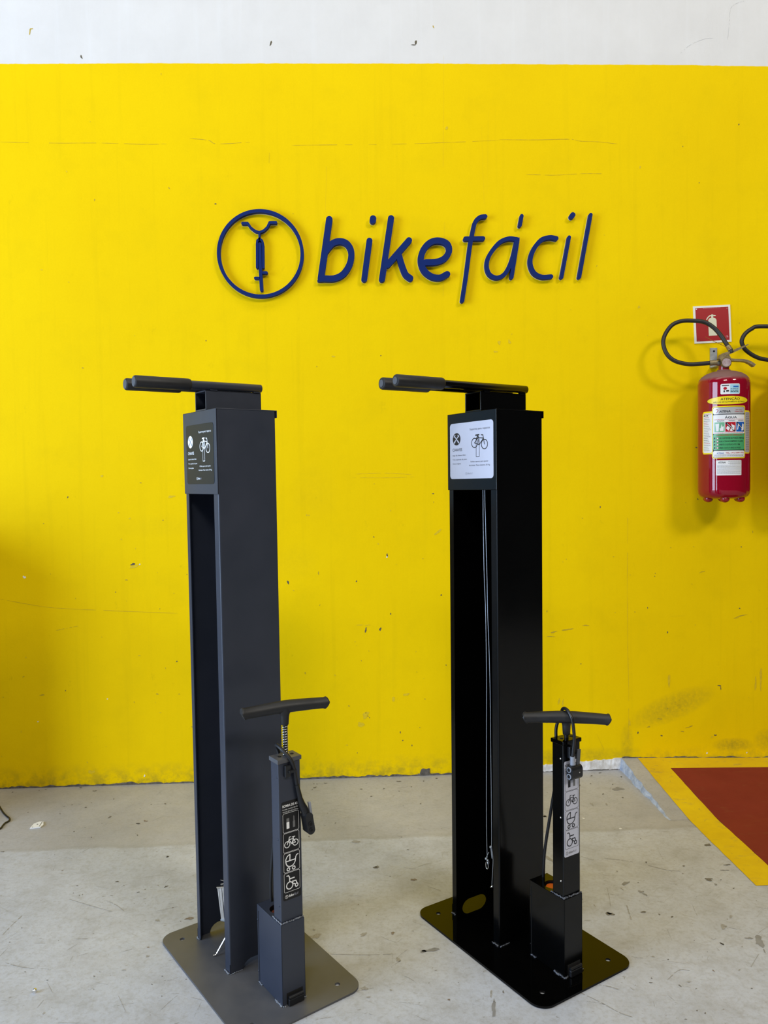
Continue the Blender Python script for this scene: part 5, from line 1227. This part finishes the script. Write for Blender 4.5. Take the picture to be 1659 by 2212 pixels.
    pr.text('NÃO USE EM EQUIPAMENTO ELÉTRICO', A(-48), A(22), Z(1.4275), 0.0050, M['black_ink'], 0.003)
    q.build('warning_label', t)
    # main label with its two wings
    q = MB(); pr = Print(q, f)
    sheet(q, A(-77.5), A(46), Z(1.2405), Z(1.3985), M['label_yellow'], 0.0002, 0.008, 40)
    sheet(q, A(-51.5), A(24.5), Z(1.2235), Z(1.4155), M['label_yellow'], 0.0003, 0.006, 30)
    sheet(q, A(-75), A(-51.5), Z(1.2450), Z(1.3925), M['label_white'], 0.0004, 0.006, 12)
    sheet(q, A(24.5), A(43), Z(1.2450), Z(1.3925), M['label_silver'], 0.0004, 0.004, 12)
    sheet(q, A(-49.5), A(22.5), Z(1.2265), Z(1.4115), M['black_ink'], 0.0004, 0.005, 30)
    sheet(q, A(-49), A(22), Z(1.3860), Z(1.4105), M['label_silver'], 0.0006, 0.004, 26)
    sheet(q, A(-49), A(22), Z(1.3140), Z(1.3835), M['label_white'], 0.0006, 0.001, 26)
    sheet(q, A(-49), A(22), Z(1.2548), Z(1.3135), M['label_green'], 0.0006, 0.004, 26)
    sheet(q, A(-49), A(22), Z(1.2275), Z(1.2518), M['label_white'], 0.0006, 0.004, 26)
    pr.d = 0.0009
    pr.text('ATINA', A(-36), A(-12), Z(1.3915), 0.0080, M['black_ink'], 0.02, 0.2)
    pr.stroke([(A(-43), Z(1.4015)), (A(-40), Z(1.4045)), (A(-38), Z(1.3995)), (A(-40), Z(1.3935)), (A(-42.5), Z(1.3905))], 0.0018, M['label_red'])
    pr.text('Tel: (41)', A(-1), A(14), Z(1.3990), 0.0042, M['label_red']); pr.text('3284-1976', A(-3), A(17), Z(1.3920), 0.0046, M['label_red'], 0.01)
    pr.text('ÁGUA', A(-24), A(2), Z(1.3695), 0.0080, M['black_ink'], 0.014)
    pr.dashes(A(-46), A(19), Z(1.3655), 0.0012, M['label_red'], r_)
    for a0, a1 in ((-40, -25), (-16, -2), (5, 19)):
        pr.dashes(A(a0), A(a1), Z(1.3622), 0.0011, M['black_ink'], r_); pr.dashes(A(a0), A(a1), Z(1.3592), 0.0011, M['black_ink'], r_)
    zc0, zc1 = Z(1.3208), Z(1.3562)
    for a0, a1, m_ in ((-45.8, -24.3, M['label_green2']), (-22.8, -0.8, M['label_red']), (0.7, 21, M['label_cobalt'])):
        pr.rect(A(a0), A(a1), zc0, zc1, m_, 0, 8)
    pr.d = 0.0012; H_ = zc1 - zc0
    U = lambda a0, a1, s: A(a0 + (a1 - a0) * s)
    bx = lambda s: U(-45.8, -24.3, s)
    pr.poly([(bx(0.10), zc0 + 0.84 * H_), (bx(0.48), zc0 + 0.88 * H_), (bx(0.42), zc0 + 0.08 * H_), (bx(0.18), zc0 + 0.08 * H_)], M['label_white'])
    pr.poly([(bx(0.55), zc0 + 0.1 * H_), (bx(0.52), zc0 + 0.42 * H_), (bx(0.62), zc0 + 0.36 * H_), (bx(0.72), zc0 + 0.82 * H_), (bx(0.80), zc0 + 0.5 * H_), (bx(0.92), zc0 + 0.6 * H_), (bx(0.90), zc0 + 0.1 * H_)], M['label_white'])
    bx = lambda s: U(-22.8, -0.8, s)
    pr.poly([(bx(0.06), zc0 + 0.35 * H_), (bx(0.2), zc0 + 0.62 * H_), (bx(0.45), zc0 + 0.4 * H_), (bx(0.3), zc0 + 0.1 * H_)], M['label_white'])
    pr.poly([(bx(0.4), zc0 + 0.1 * H_), (bx(0.62), zc0 + 0.5 * H_), (bx(0.55), zc0 + 0.85 * H_), (bx(0.7), zc0 + 0.7 * H_), (bx(0.9), zc0 + 0.62 * H_), (bx(0.86), zc0 + 0.2 * H_), (bx(0.62), zc0 + 0.06 * H_)], M['label_white'])
    bx = lambda s: U(0.7, 21, s)
    pr.poly([(bx(0.08), zc0 + 0.2 * H_), (bx(0.2), zc0 + 0.8 * H_), (bx(0.3), zc0 + 0.7 * H_), (bx(0.2), zc0 + 0.2 * H_)], M['label_white'])
    pr.poly([(bx(0.6), zc0 + 0.1 * H_), (bx(0.75), zc0 + 0.85 * H_), (bx(0.92), zc0 + 0.75 * H_), (bx(0.9), zc0 + 0.12 * H_)], M['label_white'])
    for a0, a1 in ((-22.8, -0.8), (0.7, 21)):
        pr.d = 0.0014
        pr.stroke([(U(a0, a1, 0.06), zc1 - 0.06 * H_), (U(a0, a1, 0.5), zc0 + 0.5 * H_), (U(a0, a1, 0.94), zc0 + 0.06 * H_)], 0.0060, M['black_ink'], cap=False)
        pr.d = 0.0016
        pr.stroke([(U(a0, a1, 0.16), zc1 - 0.16 * H_), (U(a0, a1, 0.5), zc0 + 0.5 * H_), (U(a0, a1, 0.84), zc0 + 0.16 * H_)], 0.0016, M['label_white'], cap=False)
    pr.d = 0.0009
    pr.dashes(A(-46), A(18), Z(1.3163), 0.0012, M['label_red'], r_)
    pr.text('INSTRUÇÕES DE OPERAÇÃO', A(-42), A(16), Z(1.3065), 0.0046, M['label_red'], 0.01)
    for k, s_ in enumerate(('USE O EXTINTOR NA POSIÇÃO VERTICAL', 'PUXE A TRAVA ROMPENDO O LACRE', 'APERTE O GATILHO ATÉ O FIM', 'DIRIJA O JATO À BASE DO FOGO')):
        zb_ = Z(1.2948) - k * 0.01180
        pr.poly(circle(A(-39.0), zb_ + 0.0030, 0.0036, 14), M['label_red']); pr.d = 0.0011; pr.poly(circle(A(-39.0), zb_ + 0.0030, 0.0022, 12), M['label_white']); pr.d = 0.0009
        pr.text(s_, A(-36.0), A((20.5, 17.0, 9.0, 11.5)[k]), zb_, 0.0062, M['black_ink'], 0.008)
        pr.poly([(A(-47.5), zb_), (A(-44.5), zb_), (A(-44.0), zb_ + 0.006), (A(-46.5), zb_ + 0.007)], M['black_ink'])
    pr.text('ATINA', A(-41), A(-26), Z(1.2400), 0.0062, M['label_cobalt'], 0.01, 0.2)
    pr.text('TEL.: (41) 3284-1976', A(-22), A(20), Z(1.2412), 0.0052, M['label_red'], 0.016)
    pr.dashes(A(-46), A(19), Z(1.2358), 0.0012, M['black_ink'], r_); pr.dashes(A(-46), A(19), Z(1.2320), 0.0012, M['black_ink'], r_)
    for k in range(22):
        m_ = M['label_red'] if k in (0, 2, 5, 6, 17) else M['grey_ink']
        pr.dashes(A(-73), A(-54 - (k * 7) % 9), Z(1.3880) - k * 0.0064, 0.0013 if k != 1 else 0.0034, M['black_ink'] if k == 1 else m_, r_)
        pr.dashes(A(27), A(41), Z(1.3880) - k * 0.0064, 0.0016, M['grey_ink'], r_)
    q.build('main_label', t)
    # maintenance tag
    q = MB(); pr = Print(q, f); pr.d = 0.0005
    x0, x1, y0, y1 = A(-42.5), A(14), Z(1.1612), Z(1.2170)
    sheet(q, x0, x1, y0, y1, M['label_white'], 0.0002, 0.0015, 24)
    pr.text('ATINA', x0 + 0.08 * (x1 - x0), x0 + 0.36 * (x1 - x0), y1 - 0.0115, 0.0070, M['black_ink'], 0.015, 0.2)
    for k in range(4): pr.dashes(x0 + (0.46 + 0.06 * (k % 2)) * (x1 - x0), x1 - 0.003, y1 - 0.0045 - 0.0036 * k, 0.0011, M['grey_ink'], r_)
    for k in range(8): pr.dashes(x0 + 0.05 * (x1 - x0), x1 - 0.003, y1 - 0.0195 - 0.0043 * k, 0.0011, M['grey_ink'] if k % 3 else M['faint_ink'], r_)
    q.build('maintenance_label', t)
    return t
make_extinguisher((1.3785, -0.125, 1.0655), HOSE_A, 'red water fire extinguisher with yellow and white labels under the square red sign', True)
make_extinguisher((1.6900, -0.125, 1.0655), [(1.712, -0.135, 1.640), (1.700, -0.13, 1.672), (1.680, -0.12, 1.702), (1.655, -0.112, 1.717)] + HOSE_B[1:] + [(1.648, -0.118, 1.5800), (1.662, -0.128, 1.5815)], 'second fire extinguisher at the right picture edge, only its black hose loop showing', False)
def hanger(x, label):
    t = thing('wall_bracket', label, 'bracket', (x, 0, 1.59), 0, 'extinguisher wall brackets')
    q = MB(); q.box(-0.0142, 0.0142, -0.0032, 0.0, 0.0, 0.0712, M['galv'], 0.0008)
    q.box(-0.0142, 0.0142, -0.006, 0.0, -0.004, 0.0, M['galv'], 0.0008)
    q.box(-0.0142, 0.0142, -0.100, 0.0, -0.0075, -0.0045, M['galv'], 0.0008); q.build('plate', t)
    q = MB(); q.sphere((0.001, -0.0034, 0.0585), 0.0042, M['hole'], 2, (1, 0.35, 1)); q.build('screw', t)
hanger(1.398, 'small galvanised wall bracket behind the hose of the labelled extinguisher')
hanger(1.709, 'small galvanised wall bracket behind the extinguisher at the picture edge')

# square red sign above the extinguisher
sc = Vector((1.3928, 0, 1.7536)); ang = R(2.55)
t = thing('extinguisher_sign', 'square red sign with cream border and extinguisher symbol on the yellow wall', 'sign', (sc.x, 0, sc.z))
t.rotation_euler = (0, -ang, 0)
hw_, hh_ = 0.0737, 0.0722
q = MB(); fs_ = lambda x, y, d: (x, -d, y)
q.prism([[(-hw_, -hh_), (hw_, -hh_), (hw_, hh_), (-hw_, hh_)]], 0.0, 0.0035, M['sign_border'], fs_)
q.build('panel', t)
q = MB(); pr = Print(q, fs_); pr.d = 0.0037
pr.poly(rrect(-hw_ + 0.0078, hw_ - 0.0078, -hh_ + 0.0075, hh_ - 0.0075, 0.0015, 3), M['sign_red'])
q.build('red_print', t)
q = MB(); pr = Print(q, fs_); pr.d = 0.0040
pr.poly([(-0.0165, -0.0445), (0.0165, -0.0445)] + [(0.0165 - 0.011 + 0.011 * math.cos(R(a)), 0.013 + 0.011 * math.sin(R(a))) for a in range(0, 91, 15)] + [(-0.0165 + 0.011 + 0.011 * math.cos(R(a)), 0.013 + 0.011 * math.sin(R(a))) for a in range(90, 181, 15)], M['glow_cream'])
pr.rect(-0.0042, 0.0042, 0.0225, 0.036, M['glow_cream'])
pr.stroke([(-0.001, 0.0345), (0.0120, 0.0325)], 0.0046, M['glow_cream'])
pr.stroke([(-0.001, 0.0345), (-0.010, 0.0325), (-0.0175, 0.0265), (-0.0225, 0.0190)], 0.0042, M['glow_cream'])
pr.poly(circle(0, 0.0355, 0.0042, 14, 0.0025), M['glow_cream'])
q.build('extinguisher_symbol', t)
q = MB(); pr = Print(q, fs_); pr.d = 0.0040
pr.poly([(-0.0640, 0.0625), (-0.0585, 0.0625), (-0.0625, 0.0575)], M['white_ink'])
r_ = random.Random(2)
pr.dashes(-0.036, 0.034, 0.0610, 0.0012, M['pink_ink'], r_)
pr.stroke(circle(0.0555, -0.0515, 0.0050, 16), 0.0016, M['pink_ink'], True); pr.poly(circle(0.0565, -0.0505, 0.0030, 12), M['pink_ink'])
pr.poly([(0.0575, 0.0570), (0.0630, 0.0570), (0.0603, 0.0620)], M['pink_ink'])
pr.dashes(-0.062, -0.053, -0.0620, 0.0010, M['pink_ink'], r_)
q.build('small_print', t, kind='stuff')

# ================================================================== odds and ends on the floor
q = MB(); q.tube([(x, y, 0.0030) for x, y in ((-1.425, -0.04), (-1.395, -0.075), (-1.36, -0.125), (-1.327, -0.165), (-1.301, -0.203), (-1.278, -0.236), (-1.255, -0.264), (-1.237, -0.284), (-1.2305, -0.303), (-1.236, -0.320), (-1.236, -0.339), (-1.234, -0.361), (-1.25, -0.385), (-1.30, -0.43), (-1.36, -0.50), (-1.40, -0.62))], 0.0030, M['plastic'], 10, spline=5)
tag(q.build('power_cord'), 'thin black cord kinked on the concrete at the left picture edge', 'cord')
q = MB()
pts = [(-1.1335, -0.3690), (-1.1010, -0.3625), (-1.0975, -0.3450), (-1.1080, -0.3190), (-1.1210, -0.3190), (-1.1340, -0.3335)]
q.prism([pts], 0.0006, 0.0040, M['paper'], lambda x, y, d: (x, y, d))
card = tag(q.build('card_scrap'), 'small torn white card scrap lying on the concrete near the wall', 'scrap')
q = MB(); pr = Print(q, lambda x, y, d: (x, y, d)); pr.d = 0.0044
pr.stroke([(-1.1105, -0.3215), (-1.1065, -0.3580)], 0.0022, M['grey_ink']); pr.poly(circle(-1.1190, -0.3420, 0.0022, 10), M['black_ink']); pr.poly(circle(-1.1275, -0.3620, 0.0017, 10), M['black_ink'])
q.build('print', card)
t = thing('steel_nut', 'tiny shiny steel nut on the concrete in front at left', 'nut', (-0.7737, -1.2353, 0.0))
q = MB(); hexo = [(0.0050 * math.cos(R(60 * k)), 0.0050 * math.sin(R(60 * k))) for k in range(6)]
q.prism([hexo, circle(0, 0, 0.0026, 14)], 0.0, 0.0070, M['chrome'], lambda x, y, d: (x, y, d)); q.build('nut_body', t)
q = MB(); q.lathe([(0.0, 0.0095), (0.0026, 0.0090), (0.0042, 0.0074), (0.0046, 0.0066)], M['chrome'], (0, 0, 0), 20); q.build('dome', t)

# added cabinet out of view at the left, a stand-in that shades the wall
t = thing('stand_in_cabinet', 'added grey cabinet with wooden worktop, unseen at the left, put there to shade the wall', 'cabinet', (-1.79, -0.285, 0.0))
q = MB(); q.box(-0.23, 0.23, -0.16, 0.25, 0.06, 0.99, M['cabinet'], 0.004); q.box(-0.21, 0.21, -0.13, 0.24, 0.0, 0.06, M['plastic'], 0.002); q.build('body', t)
q = MB(); q.box(-0.26, 0.26, -0.185, 0.275, 0.99, 1.03, M['worktop'], 0.004); q.build('worktop', t)
for k in range(3):
    q = MB(); q.box(-0.215, 0.215, -0.172, -0.1605, 0.10 + 0.295 * k, 0.38 + 0.295 * k, M['cabinet'], 0.003); d = q.build('drawer', t)
    q = MB(); q.tube([(-0.09, -0.172, 0.33 + 0.295 * k), (-0.09, -0.195, 0.33 + 0.295 * k), (0.09, -0.195, 0.33 + 0.295 * k), (0.09, -0.172, 0.33 + 0.295 * k)], 0.006, M['chrome'], 10); q.build('handle', d)
